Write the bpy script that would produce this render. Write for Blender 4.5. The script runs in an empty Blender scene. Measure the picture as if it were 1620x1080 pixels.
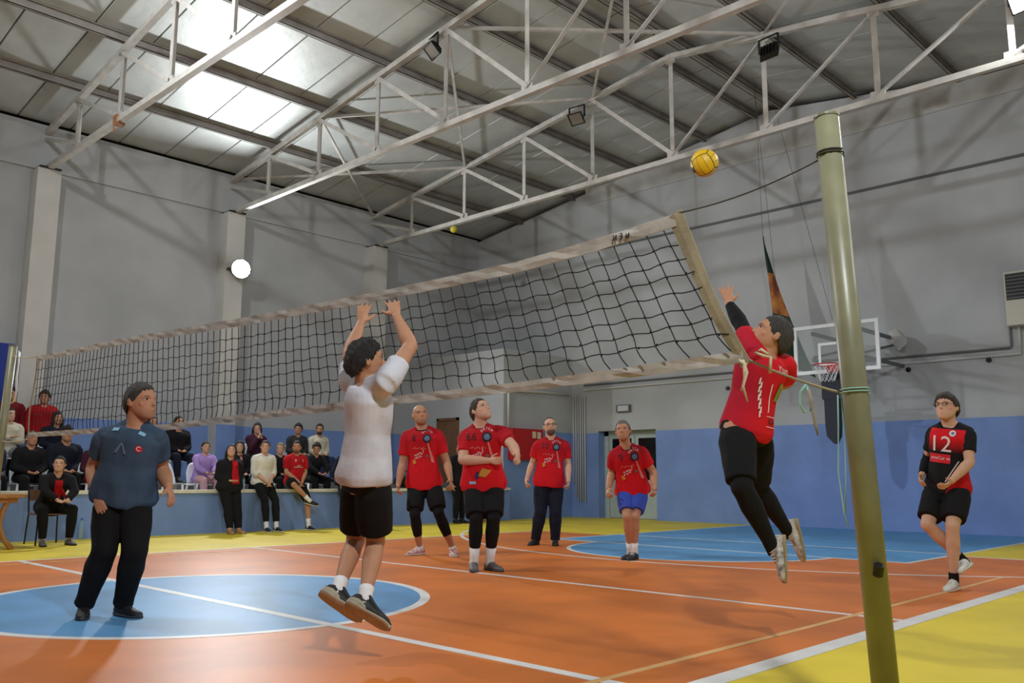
import bpy, bmesh, math, random
import numpy as np
from mathutils import Vector, Matrix, noise
from mathutils.bvhtree import BVHTree
random.seed(7); np.random.seed(7)
sc = bpy.context.scene
COL = sc.collection
# ---------------------------------------------------------------- camera
F_PX = 1393.6
cam_d = bpy.data.cameras.new('camera'); cam = bpy.data.objects.new('camera', cam_d); COL.objects.link(cam)
cam_d.sensor_width = 36.0; cam_d.lens = 36.0 * F_PX / 1620.0; cam_d.clip_start = .05; cam_d.clip_end = 200
YAW, PITCH, ROLL = math.radians(-44.16), math.radians(8.789), math.radians(.274)
CAM = np.array([11.471, -3.582, .989])
fw = np.array([math.sin(YAW)*math.cos(PITCH), math.cos(YAW)*math.cos(PITCH), math.sin(PITCH)])
rt = np.array([math.cos(YAW), -math.sin(YAW), 0.]); up = np.cross(rt, fw)
r2 = math.cos(ROLL)*rt + math.sin(ROLL)*up; u2 = -math.sin(ROLL)*rt + math.cos(ROLL)*up
cam.matrix_world = Matrix(((r2[0], u2[0], -fw[0], CAM[0]), (r2[1], u2[1], -fw[1], CAM[1]), (r2[2], u2[2], -fw[2], CAM[2]), (0, 0, 0, 1)))
sc.camera = cam
# ---------------------------------------------------------------- world, exposure
w = bpy.data.worlds.new('world'); sc.world = w; w.use_nodes = True
w.node_tree.nodes['Background'].inputs[0].default_value = (.35, .4, .5, 1); w.node_tree.nodes['Background'].inputs[1].default_value = .05
sc.view_settings.view_transform = 'Standard'; sc.view_settings.look = 'None'
sc.view_settings.gamma = 1.0; sc.view_settings.use_curve_mapping = False
sc.view_settings.exposure = -0.46
LAMP_W = 250.0      # watts of one lit LED floodlight

# ================================================================= helpers
def V(*a): return np.array(a, float)
def nrm(a):
    a = np.asarray(a, float); n = np.linalg.norm(a); return a/n if n > 1e-9 else a
MATS = {}
def mat(name, col, rough=.7, metal=0., spec=.5, bump=0., bscale=40., var=0., vscale=6., emit=None, estr=0., alpha=1., trans=0., col2=None, coat=0., bdist=.01, stretch=None):
    if name in MATS: return MATS[name]
    m = bpy.data.materials.new(name); m.use_nodes = True; nt = m.node_tree; b = nt.nodes['Principled BSDF']
    b.inputs['Base Color'].default_value = (*col, 1); b.inputs['Roughness'].default_value = rough; b.inputs['Metallic'].default_value = metal
    b.inputs['Specular IOR Level'].default_value = spec
    if coat: b.inputs['Coat Weight'].default_value = coat; b.inputs['Coat Roughness'].default_value = .25
    if alpha < 1: b.inputs['Alpha'].default_value = alpha
    if trans: b.inputs['Transmission Weight'].default_value = trans
    if emit: b.inputs['Emission Color'].default_value = (*emit, 1); b.inputs['Emission Strength'].default_value = estr
    if var or bump or col2:
        tc = nt.nodes.new('ShaderNodeNewGeometry')
        src = tc.outputs['Position']
        if stretch:
            mp = nt.nodes.new('ShaderNodeMapping'); mp.inputs['Scale'].default_value = stretch; nt.links.new(src, mp.inputs[0]); src = mp.outputs[0]
    if var or col2:
        n = nt.nodes.new('ShaderNodeTexNoise'); n.inputs['Scale'].default_value = vscale; n.inputs['Detail'].default_value = 5; nt.links.new(src, n.inputs['Vector'])
        r = nt.nodes.new('ShaderNodeValToRGB'); c2 = col2 or tuple(max(0, c*(1-var)) for c in col); c1 = col if col2 else tuple(min(1, c*(1+var*.5)) for c in col)
        r.color_ramp.elements[0].position = .35; r.color_ramp.elements[1].position = .65
        r.color_ramp.elements[0].color = (*c2, 1); r.color_ramp.elements[1].color = (*c1, 1)
        nt.links.new(n.outputs[0], r.inputs[0]); nt.links.new(r.outputs[0], b.inputs['Base Color'])
    if bump:
        n2 = nt.nodes.new('ShaderNodeTexNoise'); n2.inputs['Scale'].default_value = bscale; n2.inputs['Detail'].default_value = 4; nt.links.new(src, n2.inputs['Vector'])
        bp = nt.nodes.new('ShaderNodeBump'); bp.inputs['Strength'].default_value = bump; bp.inputs['Distance'].default_value = bdist
        nt.links.new(n2.outputs[0], bp.inputs['Height']); nt.links.new(bp.outputs[0], b.inputs['Normal'])
    MATS[name] = m; return m

def srgb(r, g, b): return tuple(((c/255)/12.92 if c/255 <= .04045 else ((c/255+.055)/1.055)**2.4) for c in (r, g, b))

class MB:
    def __init__(s): s.v = []; s.f = []
    def add(s, vs, fs):
        o = len(s.v); s.v.extend([tuple(map(float, p)) for p in vs]); s.f.extend([tuple(i+o for i in f) for f in fs]); return s
    def box(s, lo, hi):
        x0, y0, z0 = lo; x1, y1, z1 = hi
        return s.add([(x0,y0,z0),(x1,y0,z0),(x1,y1,z0),(x0,y1,z0),(x0,y0,z1),(x1,y0,z1),(x1,y1,z1),(x0,y1,z1)],
                     [(0,3,2,1),(4,5,6,7),(0,1,5,4),(1,2,6,5),(2,3,7,6),(3,0,4,7)])
    def beam(s, a, b, wd, ht, upv=(0,0,1)):
        a = V(*a); b = V(*b); d = nrm(b-a); upv = V(*upv)
        if abs(d@upv) > .98: upv = V(1,0,0)
        x = nrm(np.cross(d, upv)); y = np.cross(x, d)
        pts = [p + x*sx*wd/2 + y*sy*ht/2 for p in (a, b) for sx, sy in ((-1,-1),(1,-1),(1,1),(-1,1))]
        return s.add(pts, [(3,2,1,0),(4,5,6,7),(0,1,5,4),(1,2,6,5),(2,3,7,6),(3,0,4,7)])
    def angle(s, a, b, wd, t=.008, upv=(0,0,1)):     # L-section steel angle
        a = V(*a); b = V(*b); d = nrm(b-a); upv = V(*upv)
        if abs(d@upv) > .98: upv = V(0,1,0)
        x = nrm(np.cross(d, upv)); y = np.cross(x, d)
        s.beam(a+x*0, b, wd, t, y); s.beam(a + x*(wd/2) + y*(wd/2), b + x*(wd/2) + y*(wd/2), t, wd, y); return s
    def loft(s, rings, cap=True):
        n = len(rings[0]); vs = [p for r in rings for p in r]; fs = []
        for k in range(len(rings)-1):
            for i in range(n):
                j = (i+1) % n; fs.append((k*n+i, k*n+j, (k+1)*n+j, (k+1)*n+i))
        if cap: fs.append(tuple(range(n-1, -1, -1))); fs.append(tuple((len(rings)-1)*n+i for i in range(n)))
        return s.add(vs, fs)
    def tube(s, pts, rad, n=10, side=None, flat=None):
        pts = [V(*p) for p in pts]; k = len(pts)
        if not hasattr(rad, '__len__'): rad = [rad]*k
        rings = []; x = None
        for i, p in enumerate(pts):
            d = nrm(pts[min(i+1, k-1)] - pts[max(i-1, 0)])
            if x is None:
                ref = V(*side) if side is not None else (V(0,0,1) if abs(d[2]) < .9 else V(1,0,0))
                x = nrm(ref - d*(ref@d))
            else: x = nrm(x - d*(x@d))
            y = np.cross(d, x); fl = 1 if flat is None else (flat[i] if hasattr(flat, '__len__') else flat)
            rings.append([p + rad[i]*(math.cos(a)*x + fl*math.sin(a)*y) for a in np.linspace(0, 2*math.pi, n, endpoint=False)])
        return s.loft(rings)
    def sphere(s, c, r, n=12, m=8):
        c = V(*c); r = V(*r) if hasattr(r, '__len__') else V(r, r, r); vs = [c+V(0,0,-1)*r]; fs = []
        for k in range(1, m):
            ph = -math.pi/2 + math.pi*k/m
            for i in range(n):
                a = 2*math.pi*i/n; vs.append(c + r*V(math.cos(a)*math.cos(ph), math.sin(a)*math.cos(ph), math.sin(ph)))
        vs.append(c+V(0,0,1)*r)
        for i in range(n): fs.append((0, 1+(i+1)%n, 1+i))
        for k in range(m-2):
            for i in range(n):
                a = 1+k*n+i; b_ = 1+k*n+(i+1)%n; fs.append((a, b_, b_+n, a+n))
        t = len(vs)-1
        for i in range(n): fs.append((t, 1+(m-2)*n+i, 1+(m-2)*n+(i+1)%n))
        return s.add(vs, fs)
    def lathe(s, c, prof, n=20):
        c = V(*c); rings = [[c + V(r*math.cos(a), r*math.sin(a), z) for a in np.linspace(0, 2*math.pi, n, endpoint=False)] for r, z in prof]
        return s.loft(rings)
    def prism(s, poly, z0, z1):     # 2D polygon in XY
        n = len(poly); vs = [(x, y, z0) for x, y in poly] + [(x, y, z1) for x, y in poly]
        return s.add(vs, [tuple(range(n-1, -1, -1)), tuple(range(n, 2*n))] + [(i, (i+1)%n, n+(i+1)%n, n+i) for i in range(n)])
    def mesh(s, name, org=(0,0,0)):
        me = bpy.data.meshes.new(name); o = V(*org)
        me.from_pydata([tuple(V(*p)-o) for p in s.v], [], s.f); me.update(); return me
    def build(s, name, m, parent=None, smooth=False, local=False):
        org = V(0,0,0) if (parent is None or local) else wloc(parent)
        me = s.mesh(name, org); return link(name, me, m, parent, smooth)

def wloc(o):
    v = V(0,0,0)
    while o is not None: v = v + V(*o.location); o = o.parent
    return v
def link(name, me, m, parent=None, smooth=False):
    if m is not None:
        me.materials.clear(); me.materials.append(m)
    if smooth: me.polygons.foreach_set('use_smooth', [True]*len(me.polygons))
    o = bpy.data.objects.new(name, me); COL.objects.link(o)
    if parent is not None: o.parent = parent
    return o
def tag(o, label=None, cat=None, group=None, kind=None):
    if label: o['label'] = label
    if cat: o['category'] = cat
    if group: o['group'] = group
    if kind: o['kind'] = kind
    return o
def thing(name, label, cat, loc=(0,0,0), rz=0., group=None):
    o = bpy.data.objects.new(name, None); COL.objects.link(o); o.empty_display_size = .1
    o.location = loc; o.rotation_euler = (0, 0, rz); return tag(o, label, cat, group)
def struct(name, mb, m, parent=None, label=None, smooth=False):
    o = mb.build(name, m, parent, smooth)
    if parent is None: o['kind'] = 'structure'
    if label: o['label'] = label
    return o
def copy_tree(o, parent=None):
    c = o.copy(); COL.objects.link(c); c.parent = parent
    for ch in list(o.children): copy_tree(ch, c)
    return c

# ================================================================= materials of the place
M_wall = mat('plaster_wall', srgb(180,182,185), .9, var=.10, vscale=.9, bump=.15, bscale=30, spec=.2)
M_blue = mat('blue_paint', srgb(122,150,208), .55, var=.10, vscale=1.5, bump=.2, bscale=35, spec=.35)
M_pill = mat('pillar_paint', srgb(204,202,198), .85, var=.10, vscale=1.2, bump=.1, bscale=30, spec=.2)
M_conc = mat('concrete_beam', srgb(188,188,187), .9, var=.12, vscale=3, bump=.25, bscale=18, spec=.2)
M_cap = mat('cream_cap', srgb(226,222,208), .7, var=.12, vscale=8)
M_tier = mat('tier_concrete', srgb(120,118,115), .9, var=.2, vscale=3)
M_roof = mat('roof_sheet', srgb(206,209,207), .5, metal=.45, var=.10, vscale=1.4, bump=.25, bscale=5, bdist=.02, spec=.5)
M_seam = mat('roof_seam', srgb(60,60,58), .8)
M_steel = mat('truss_paint', srgb(190,186,180), .5, var=.16, vscale=5, bump=.1, bscale=40)
M_purl = mat('purlin_paint', srgb(142,136,130), .6, var=.15, vscale=4)
M_rust = mat('rust', srgb(150,105,70), .9, var=.3, vscale=20)
M_yel = mat('court_yellow', srgb(226,202,52), .55, var=.12, vscale=1.1, bump=.06, bscale=25, spec=.45)
M_ora = mat('court_orange', srgb(212,116,40), .46, var=.20, vscale=1.1, bump=.06, bscale=22, spec=.5)
M_cblu = mat('court_blue', srgb(92,154,206), .48, var=.18, vscale=1.3, bump=.06, bscale=22, spec=.5)
M_line = mat('line_white', srgb(226,224,222), .45, var=.10, vscale=3)
M_tan = mat('line_tan', srgb(222,172,112), .5, var=.12, vscale=3)
M_black = mat('black_plastic', srgb(26,26,28), .5)
M_blackm = mat('black_metal', srgb(24,24,26), .4, metal=.3)
M_white = mat('white_plastic', srgb(236,238,242), .35)
M_pipe = mat('pipe_grey', srgb(196,196,194), .5)
M_dpipe = mat('pipe_dark', srgb(96,98,100), .5)
M_glass = mat('dark_glass', srgb(16,18,22), .12, spec=.6)
M_red = mat('cabinet_red', srgb(186,24,26), .45)
M_paper = mat('paper', srgb(214,204,180), .9)
M_wood = mat('table_wood', srgb(176,124,72), .5, var=.25, vscale=9, stretch=(1,8,8))
M_brown = mat('door_brown', srgb(116,84,58), .6, var=.15, vscale=6)
M_card = mat('cardboard', srgb(150,118,88), .9)
M_post = mat('post_paint', srgb(132,130,102), .38, var=.14, vscale=7, bump=.08, bscale=14)
M_tape = mat('net_tape', srgb(178,172,164), .85, var=.2, vscale=8, bump=.3, bscale=30)
M_sidetape = mat('net_side_tape', srgb(152,140,114), .85, var=.2, vscale=9, bump=.3, bscale=30)
M_cord = mat('net_cord', srgb(18,18,20), .85)
M_rope = mat('rope', srgb(200,186,156), .9)
M_grope = mat('green_rope', srgb(150,196,184), .9)
M_dkrope = mat('dark_rope', srgb(74,72,66), .9)

# ================================================================= the hall
XL, XR, YE, YB = -7.2, 12.05, 14.15, -14.15       # left wall, right wall, end wall, back wall
RX = 2.4; ZE = 7.92; SL = .137                      # ridge, eave height, roof slope
def zroof(x): return ZE + SL*(x-XL) if x <= RX else ZE + SL*(RX-XL) - SL*(x-RX)
fl = struct('floor', MB().box((XL-.3, YB-.3, -.2), (XR+.3, YE+.3, 0)), M_yel, label='yellow painted sports floor of the hall')
MK = [0]
def mark(name, poly, m, z, label=None):
    MK[0] += 1; z = z + .00008*MK[0]
    o = MB().prism(poly, .0002, z).build(name, m, fl)
    if label: o['label'] = label
    return o
def rect(x0, y0, x1, y1): return [(x0,y0),(x1,y0),(x1,y1),(x0,y1)]
mark('court_surface', rect(0, -9, 9, 9), M_ora, .001, 'orange volleyball court surface')
def disc(cx, cy, r, a0=0, a1=2*math.pi, n=64): return [(cx+r*math.cos(a), cy+r*math.sin(a)) for a in np.linspace(a0, a1, n, endpoint=(a1-a0 < 6))]
def band(cx, cy, r0, r1, a0, a1, n=72):
    A = np.linspace(a0, a1, n); m_ = MB()
    for i in range(n-1):
        p = [(cx+r*math.cos(a), cy+r*math.sin(a)) for r, a in ((r0,A[i]),(r1,A[i]),(r1,A[i+1]),(r0,A[i+1]))]
        m_.prism(p, .0002, .003)
    return m_
mark('centre_circle', disc(4.5, 0, 1.8), M_cblu, .0018, 'blue centre circle')
mark('key_area', rect(1.68, 7.5, 7.34, YE), M_cblu, .0018, 'blue basketball key area')
mark('free_throw_circle', disc(4.5, 7.5, 1.9, math.pi, 2*math.pi), M_cblu, .0018, 'blue half circle')
for nm, mb_ in (('circle_line', band(4.5, 0, 1.76, 1.84, 0, 2*math.pi)), ('half_circle_line', band(4.5, 7.5, 1.87, 1.93, math.pi, 2*math.pi)), ('arc_line', band(4.5, 11.95, 6.66, 6.72, math.radians(208), math.radians(328)))):
    mb_.build(nm, M_line, fl)
for nm, r_ in (('centre_line', (0,-.04,9,.04)), ('attack_line', (0,2.97,9,3.03)), ('attack_line', (0,-3.03,9,-2.97)), ('side_line', (-.03,-9,.03,9)), ('side_line', (8.95,-9,9.08,9)),
               ('end_line', (1.68,9.21,7.34,9.26)), ('free_throw_line', (1.68,7.47,7.34,7.53)), ('key_line', (1.65,7.5,1.71,YE)), ('key_line', (7.31,7.5,7.37,YE)), ('end_line', (0,-9.03,9,-8.97)), ('end_line', (7.37,8.97,9,9.03))):
    mark(nm, rect(*r_), M_line, .003)
mark('badminton_line', rect(8.59, -7, 8.64, 6.6), M_tan, .0034, 'thin tan line inside the side line')
mark('badminton_line', rect(.36, -7, .41, 6.6), M_tan, .0034)

ZP = 2.13
def wall_two(name, lo, hi, axis, off):
    """plaster wall with a blue-painted lower band set a hair proud"""
    o = struct(name, MB().box(lo, hi), M_wall); return o
wl = struct('wall_left', MB().box((XL-.25, YB, 0), (XL, YE, ZE+.1)), M_wall, label='tall white plaster wall behind the stands')
MB().box((XL, YB, .3), (XL+.006, 11.6, ZP)).build('blue_dado', M_blue, wl)
# upper wall band set slightly forward with a ledge line
MB().box((XL, YB, 7.06), (XL+.05, YE, ZE)).build('ring_beam', M_wall, wl)
we = MB()
n0 = 20; xs = [XL] + [XL + (XR-XL)*i/n0 for i in range(1, n0)] + [XR]; xs = sorted(set(xs + [RX]))
# end wall with gable and a door opening
DX0, DX1, DZ = -2.67, -.9, 2.17
def gable(y0, y1, door):
    m_ = MB()
    def col(x0, x1, zb):
        z0, z1 = zroof(x0)+.05, zroof(x1)+.05
        m_.add([(x0,y0,zb),(x1,y0,zb),(x1,y1,zb),(x0,y1,zb),(x0,y0,z0),(x1,y0,z1),(x1,y1,z1),(x0,y1,z0)], [(0,3,2,1),(4,5,6,7),(0,1,5,4),(1,2,6,5),(2,3,7,6),(3,0,4,7)])
    if door:
        col(XL, DX0, 0); col(DX0, DX1, DZ); col(DX1, RX, 0)
    else: col(XL, RX, 0)
    col(RX, XR, 0); return m_
we = struct('wall_end', gable(YE, YE+.45, True), M_wall, label='white end wall behind the basketball hoop')
MB().box((XL, YE-.006, 0), (DX0, YE, ZP)).box((DX1, YE-.006, 0), (XR, YE, ZP)).build('blue_dado', M_blue, we)
MB().box((-3.0, YE-.03, 8.2), (XR, YE, 8.66)).build('tie_beam', M_conc, we)['label'] = 'grey concrete tie beam under the gable'
MB().tube([(-3, YE-.012, 6.93), (XR, YE-.012, 6.93)], .03, 8).build('cable_run', M_dpipe, we)
struct('wall_back', gable(YB-.25, YB, False), M_wall)
struct('wall_right', MB().box((XR, YB, 0), (XR+.25, YE, ZE+.1)), M_wall)
# door in the end wall: recessed double door, dark glass in the upper halves
M_door = mat('door_paint', srgb(176,190,190), .5, var=.06)
dr = thing('door_1', 'grey double door with dark glass panes recessed in the blue end wall', None, ((DX0+DX1)/2, YE+.3, 0)); dr['kind'] = 'structure'
fr = MB(); yd = YE+.25
fr.box((DX0, yd, 0), (DX0+.14, yd+.07, DZ)).box((DX1-.06, yd, 0), (DX1, yd+.07, DZ)).box((DX0, yd, DZ-.12), (DX1, yd+.07, DZ)); fr.build('door_frame', M_door, dr)
xm = -1.72
for k, (a, b) in enumerate(((DX0+.14, xm), (xm, DX1-.06))):
    lf = MB()
    lf.box((a+.01, yd+.02, .01), (b-.01, yd+.06, .95)).box((a+.01, yd+.02, 1.98), (b-.01, yd+.06, 2.05)).box((a+.01, yd+.02, .95), (a+.1, yd+.06, 1.98)).box((b-.1, yd+.02, .95), (b-.01, yd+.06, 1.98))
    o = lf.build('door_leaf', M_door, dr)
    MB().box((a+.1, yd+.035, .95), (b-.1, yd+.045, 1.98)).build('pane', M_glass, o)
    MB().tube([(b-.06 if k == 0 else a+.06, yd-.03, .95), (b-.06 if k == 0 else a+.06, yd-.03, 1.15)], .012, 6).build('door_handle', M_blackm, o)
MB().box((DX0, YE, 0), (DX0+.008, yd, DZ)).build('jamb', M_blue, dr)
MB().box((DX0, YE+.33, 0), (DX1, YE+.44, DZ)).build('lobby_backing', M_glass, dr)
# corner block (store room) between the stands and the end wall
BX, BY, BZ = -3.55, 11.6, 4.12
bk = struct('wall_corner_block', MB().box((XL, BY, 0), (BX, YE, BZ)), M_wall, label='white walled store room block in the corner')
MB().box((BX, BY+.02, 0), (BX+.006, YE, ZP+.02)).build('blue_dado', M_blue, bk)
d2 = thing('door_2', 'brown wooden door in the white store room wall beyond the stands', None, (-5.55, BY-.03, .87)); d2['kind'] = 'structure'
MB().box((-5.95, BY-.05, .87), (-5.88, BY, 2.5)).box((-5.2, BY-.05, .87), (-5.13, BY, 2.5)).box((-5.95, BY-.05, 2.43), (-5.13, BY, 2.5)).build('door_frame', M_brown, d2)
MB().box((-5.88, BY-.02, .87), (-5.2, BY, 2.43)).build('door_leaf', M_brown, d2)
# stands: parapet and two tiers
pw = struct('wall_parapet', MB().box((-3.5, -13, 0), (-3.32, BY, .70)), M_blue, label='low blue parapet wall in front of the stands')
MB().box((-3.53, -13, .70), (-3.29, BY, .755)).build('cap', M_cap, pw)
struct('floor_lower_tier', MB().box((-5.0, -13, 0), (-3.5, BY, .42)), M_tier)
struct('floor_upper_tier', MB().box((XL, -13, 0), (-5.0, BY, .87)), M_tier)
# pillars on the left wall (blue at the foot)
for i, y in enumerate((2.05, 6.1, 10.24, -2.05, -6.1)):
    p = struct('wall_pillar', MB().box((XL, y-.22, .87), (-6.8, y+.22, 7.0)), M_pill, label=['nearest tall white pillar on the left wall, by the net end', 'tall white pillar carrying the lit floodlight', 'tall white pillar farthest along the left wall', 'tall white pillar outside the left edge', 'tall white pillar near the back wall'][i])
    MB().box((-6.806+.006, y-.226, .87), (-6.794, y+.226, ZP)).build('blue_foot', M_blue, p)
    MB().box((-7.15, y-.2, 7.0), (-6.75, y+.2, 7.03)).build('bearing_plate', M_blackm, p)
# ---------------------------------------------------------------- roof
deck = MB()
for x0, x1 in ((XL-.3, RX), (RX, XR+.3)):
    z0, z1 = zroof(x0)+.2, zroof(x1)+.2
    deck.add([(x0,YB-.3,z0),(x1,YB-.3,z1),(x1,YE+.3,z1),(x0,YE+.3,z0),(x0,YB-.3,z0+.1),(x1,YB-.3,z1+.1),(x1,YE+.3,z1+.1),(x0,YE+.3,z0+.1)], [(0,3,2,1),(4,5,6,7),(0,1,5,4),(1,2,6,5),(2,3,7,6),(3,0,4,7)])
ceil = struct('ceiling', deck, M_seam, label='pitched metal sheet roof of the hall')
for side, (x0, x1) in enumerate(((XL, RX-.01), (RX+.01, XR))):
    z0, z1 = zroof(x0)+.16, zroof(x1)+.16
    pm = MB(); wd = .985/2
    # one sheet, with a slightly pressed rib each 0.33 m
    prof = [(-wd, .03), (-wd+.010, 0), (wd-.010, 0), (wd, .03)]
    vs = [(x0, y, z0+z) for y, z in prof] + [(x1, y, z1+z) for y, z in prof]; n = len(prof)
    pm.add(vs, [(i, n+i, n+i+1, i+1) for i in range(n-1)])
    me = pm.mesh('roof_panel'); me.materials.append(M_roof)
    for k in range(29):
        y = -14 + k*1.0
        o = bpy.data.objects.new('roof_panel', me); COL.objects.link(o); o.parent = ceil; o.location = (0, y, 0)
# purlins: C-sections running the length of the hall
pn = 0
ords = ['first', 'second', 'third', 'fourth', 'fifth', 'sixth', 'seventh', 'eighth', 'ninth', 'tenth', 'eleventh']
for x in [-5.35, -3.4, -1.3, .7, 2.4-.35, 2.4+.35, 4.35, 6.4, 8.3, 10.2]:
    z = zroof(x)+.155
    m_ = MB().box((x-.03, YB, z-.17), (x-.018, YE-.01, z)).box((x-.03, YB, z-.17), (x+.05, YE-.01, z-.158)).box((x-.03, YB, z-.012), (x+.05, YE-.01, z))
    m_.box((x+.04, YB, z-.17), (x+.05, YE-.01, z-.14))
    tag(m_.build('roof_purlin', M_purl), ords[pn] + ' long roof purlin counted from the left wall', 'purlin', 'roof purlins under the metal sheets'); pn += 1
# trusses
NX = [XL+.1] + [2.38 + 1.97*k for k in range(-4, 5)] + [XR-.1]
ZB = 7.05
def ztop(x): return zroof(x)-.08
def truss(y, label):
    t = thing('roof_truss', label, 'truss', (RX, y, ZB), group='steel roof trusses spanning the hall')
    o = MB().beam((XL+.05, y, ZB), (XR-.05, y, ZB), .11, .10).build('bottom_chord', M_steel, t)
    MB().beam((XL+.02, y, ztop(XL)), (RX, y, ztop(RX)), .11, .10).build('top_chord', M_steel, t)
    MB().beam((RX, y, ztop(RX)), (XR-.02, y, ztop(XR)), .11, .10).build('top_chord', M_steel, t)
    MB().beam((XL+.05, y, ztop(XL)-.35), (XL+.95, y, ZB+.35), .09, .08).build('end_strut', M_steel, t) if False else None
    for i, x in enumerate(NX[1:-1]):
        MB().angle((x, y, ZB+.03), (x, y, ztop(x)), .09, .012).build('post', M_steel, t)
        MB().box((x-.12, y-.012, ZB-.02), (x+.12, y+.012, ZB+.16)).build('gusset_plate', M_steel, t)
        MB().box((x-.1, y-.012, ztop(x)-.14), (x+.1, y+.012, ztop(x)+.02)).build('gusset_plate', M_steel, t)
        if x < RX-.5: xn = NX[i+2]
        elif x > RX+.5: xn = NX[i]
        else: continue
        MB().angle((x, y, ztop(x)-.06), (xn, y, ZB+.07), .075, .012).build('brace', M_steel, t)
    # short end frames at the eaves
    for s, xe in ((1, XL), (-1, XR)):
        MB().beam((xe+s*.04, y, ZB+.66), (NX[1] if s > 0 else NX[-2], y, ZB+.14), .07, .07).build('end_strut', M_steel, t)
    return t
truss(-2.05, 'steel roof truss just behind the top edge of the picture')
truss(2.05, 'steel roof truss nearest the camera, crossing the upper left corner')
truss(6.1, 'steel roof truss in the middle, ending over the lit pillar')
truss(10.2, 'pale steel roof truss farthest away, nearest the end wall')
# cross bracing between the second and third truss
k = 0
brn = ['by the left wall', 'left of the ridge', 'under the ridge', 'right of the ridge', 'by the right wall']
for a, b in ((XL+.1, -3.53), (-3.53, .41), (.41, 4.35), (4.35, 8.29)):
    for p, q_, nm in ((a, b, 'rising to the right'), (b, a, 'rising to the left')):
        m_ = MB().angle((p, 6.1, ztop(p)+.0), (q_, 10.2, ztop(q_)+.0), .05, .008)
        tag(m_.build('wind_brace', M_steel), 'thin diagonal roof brace %s %s' % (brn[k], nm.replace('rising to the right', 'running away to the right').replace('rising to the left', 'running away to the left')), 'brace', 'diagonal roof braces between trusses')
    k += 1
# a rusty clamp on the nearest truss's lower chord
tag(MB().box((-3.55, 1.97, 6.96), (-3.42, 2.13, 7.13)).tube([(-3.48,1.97,6.97),(-3.47,1.96,6.8)], .012, 6).build('rusty_clamp', M_rust), 'small rusty clamp on the lower chord of the nearest truss', 'clamp')

# ---------------------------------------------------------------- floodlights
M_lens_off = mat('lens_unlit', srgb(120,112,100), .3)
M_lens_on = mat('lens_lit', (1,1,1), .5, emit=(1,.99,.97), estr=60)
def floodlight(pos, aim, label, lit, power=1.0, size=.36, mount='top', rnd=False):
    pos = V(*pos); d = nrm(V(*aim)); x = nrm(np.cross(d, V(0,0,1))); y = np.cross(x, d)
    t = thing('floodlight', label, 'floodlight', pos, group='LED floodlights')
    def P(a, b, c): return pos + x*a + y*b + d*c
    h = size/2
    def slab(a0, a1, b0, b1, c0, c1, s0=1., s1=1.):
        if rnd and abs(a0+a1) < 1e-6 and a1 > h*.8:
            rr = (a1-a0)/2; return MB().tube([P(0,0,c0), P(0,0,c1)], [rr*s0, rr*s1], 28)
        m_ = MB(); vs = [P(a*s, b*s, c) for c, s in ((c0, s0), (c1, s1)) for a, b in ((a0,b0),(a1,b0),(a1,b1),(a0,b1))]
        return m_.add(vs, [(3,2,1,0),(4,5,6,7),(0,1,5,4),(1,2,6,5),(2,3,7,6),(3,0,4,7)])
    body = slab(-h, h, -h*.8, h*.8, -.07, 0, .8, 1.).build('housing', M_blackm, t)
    for k in range(5): slab(-h*.7+k*h*.33, -h*.7+k*h*.33+.012, -h*.5, h*.5, -.11, -.07).build('cooling_fin', M_blackm, body)
    rim = MB()
    for a0, a1, b0, b1 in () if rnd else ((-h,h,-h*.8,-h*.8+.02),(-h,h,h*.8-.02,h*.8),(-h,-h+.02,-h*.8,h*.8),(h-.02,h,-h*.8,h*.8)):
        q_ = slab(a0, a1, b0, b1, 0, .02); rim.add(q_.v, q_.f)
    if rnd: rim.tube([P((h-.01)*math.cos(q), (h-.01)*math.sin(q), .012) for q in np.linspace(0, 2*math.pi, 29)], .012, 6)
    rim.build('rim', M_blackm, t)
    slab(-h+.02, h-.02, -h*.8+.02, h*.8-.02, 0, .008).build('lens', M_lens_on if lit else M_lens_off, t)
    yk = MB(); up_ = V(0,0,1)
    for s in (-1, 1): yk.beam(P(s*(h+.015), 0, -.03), P(s*(h+.015), 0, -.03) + (up_*.26 if mount == 'top' else -d*.22), .012, .04)
    e0, e1 = [P(s*(h+.02), 0, -.03) + (up_*.26 if mount == 'top' else -d*.22) for s in (-1, 1)]
    yk.beam(e0, e1, .04, .012); yk.build('yoke', M_blackm, t)
    if lit:
        L = bpy.data.lights.new('lamp_light', 'AREA'); L.shape = 'RECTANGLE'; L.size = size*.9; L.size_y = size*.7; L.energy = LAMP_W*power; L.color = (.94, .985, 1.0)
        lo = bpy.data.objects.new('lamp_light', L); COL.objects.link(lo); lo.parent = t
        zz = -d; mtx = Matrix(((x[0], y[0], zz[0]), (x[1], y[1], zz[1]), (x[2], y[2], zz[2]))).to_4x4()
        lo.matrix_local = Matrix.Translation(Vector(d*.03)) @ mtx
    return t
floodlight((-6.5, 6.1, 5.63), (1, -.2, -.05), 'brightly lit floodlight on the white pillar above the net', True, 2.0, .46, 'wall', True)
floodlight((.41, -1.9, 8.35), (.28, 1, -.42), 'lit floodlight on the truss above and before the court centre', True, 2.1)
floodlight((8.5, 10.05, 7.84), (-.2, -.85, -.5), 'lit floodlight at the right end of the far truss', True, .8)
floodlight((11.78, -2.0, 5.7), (-1, .3, -.35), 'lit floodlight high on the right wall, out of the picture', True, 1.5, .42, 'wall')
floodlight((11.78, 6.1, 5.7), (-1, -.05, -.35), 'lit floodlight on the right wall level with the middle truss', True, .3, .42, 'wall')
floodlight((-6.48, -6.1, 5.63), (1, .25, -.25), 'lit floodlight on the left wall towards the back of the hall', True, .6, .42, 'wall')
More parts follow.
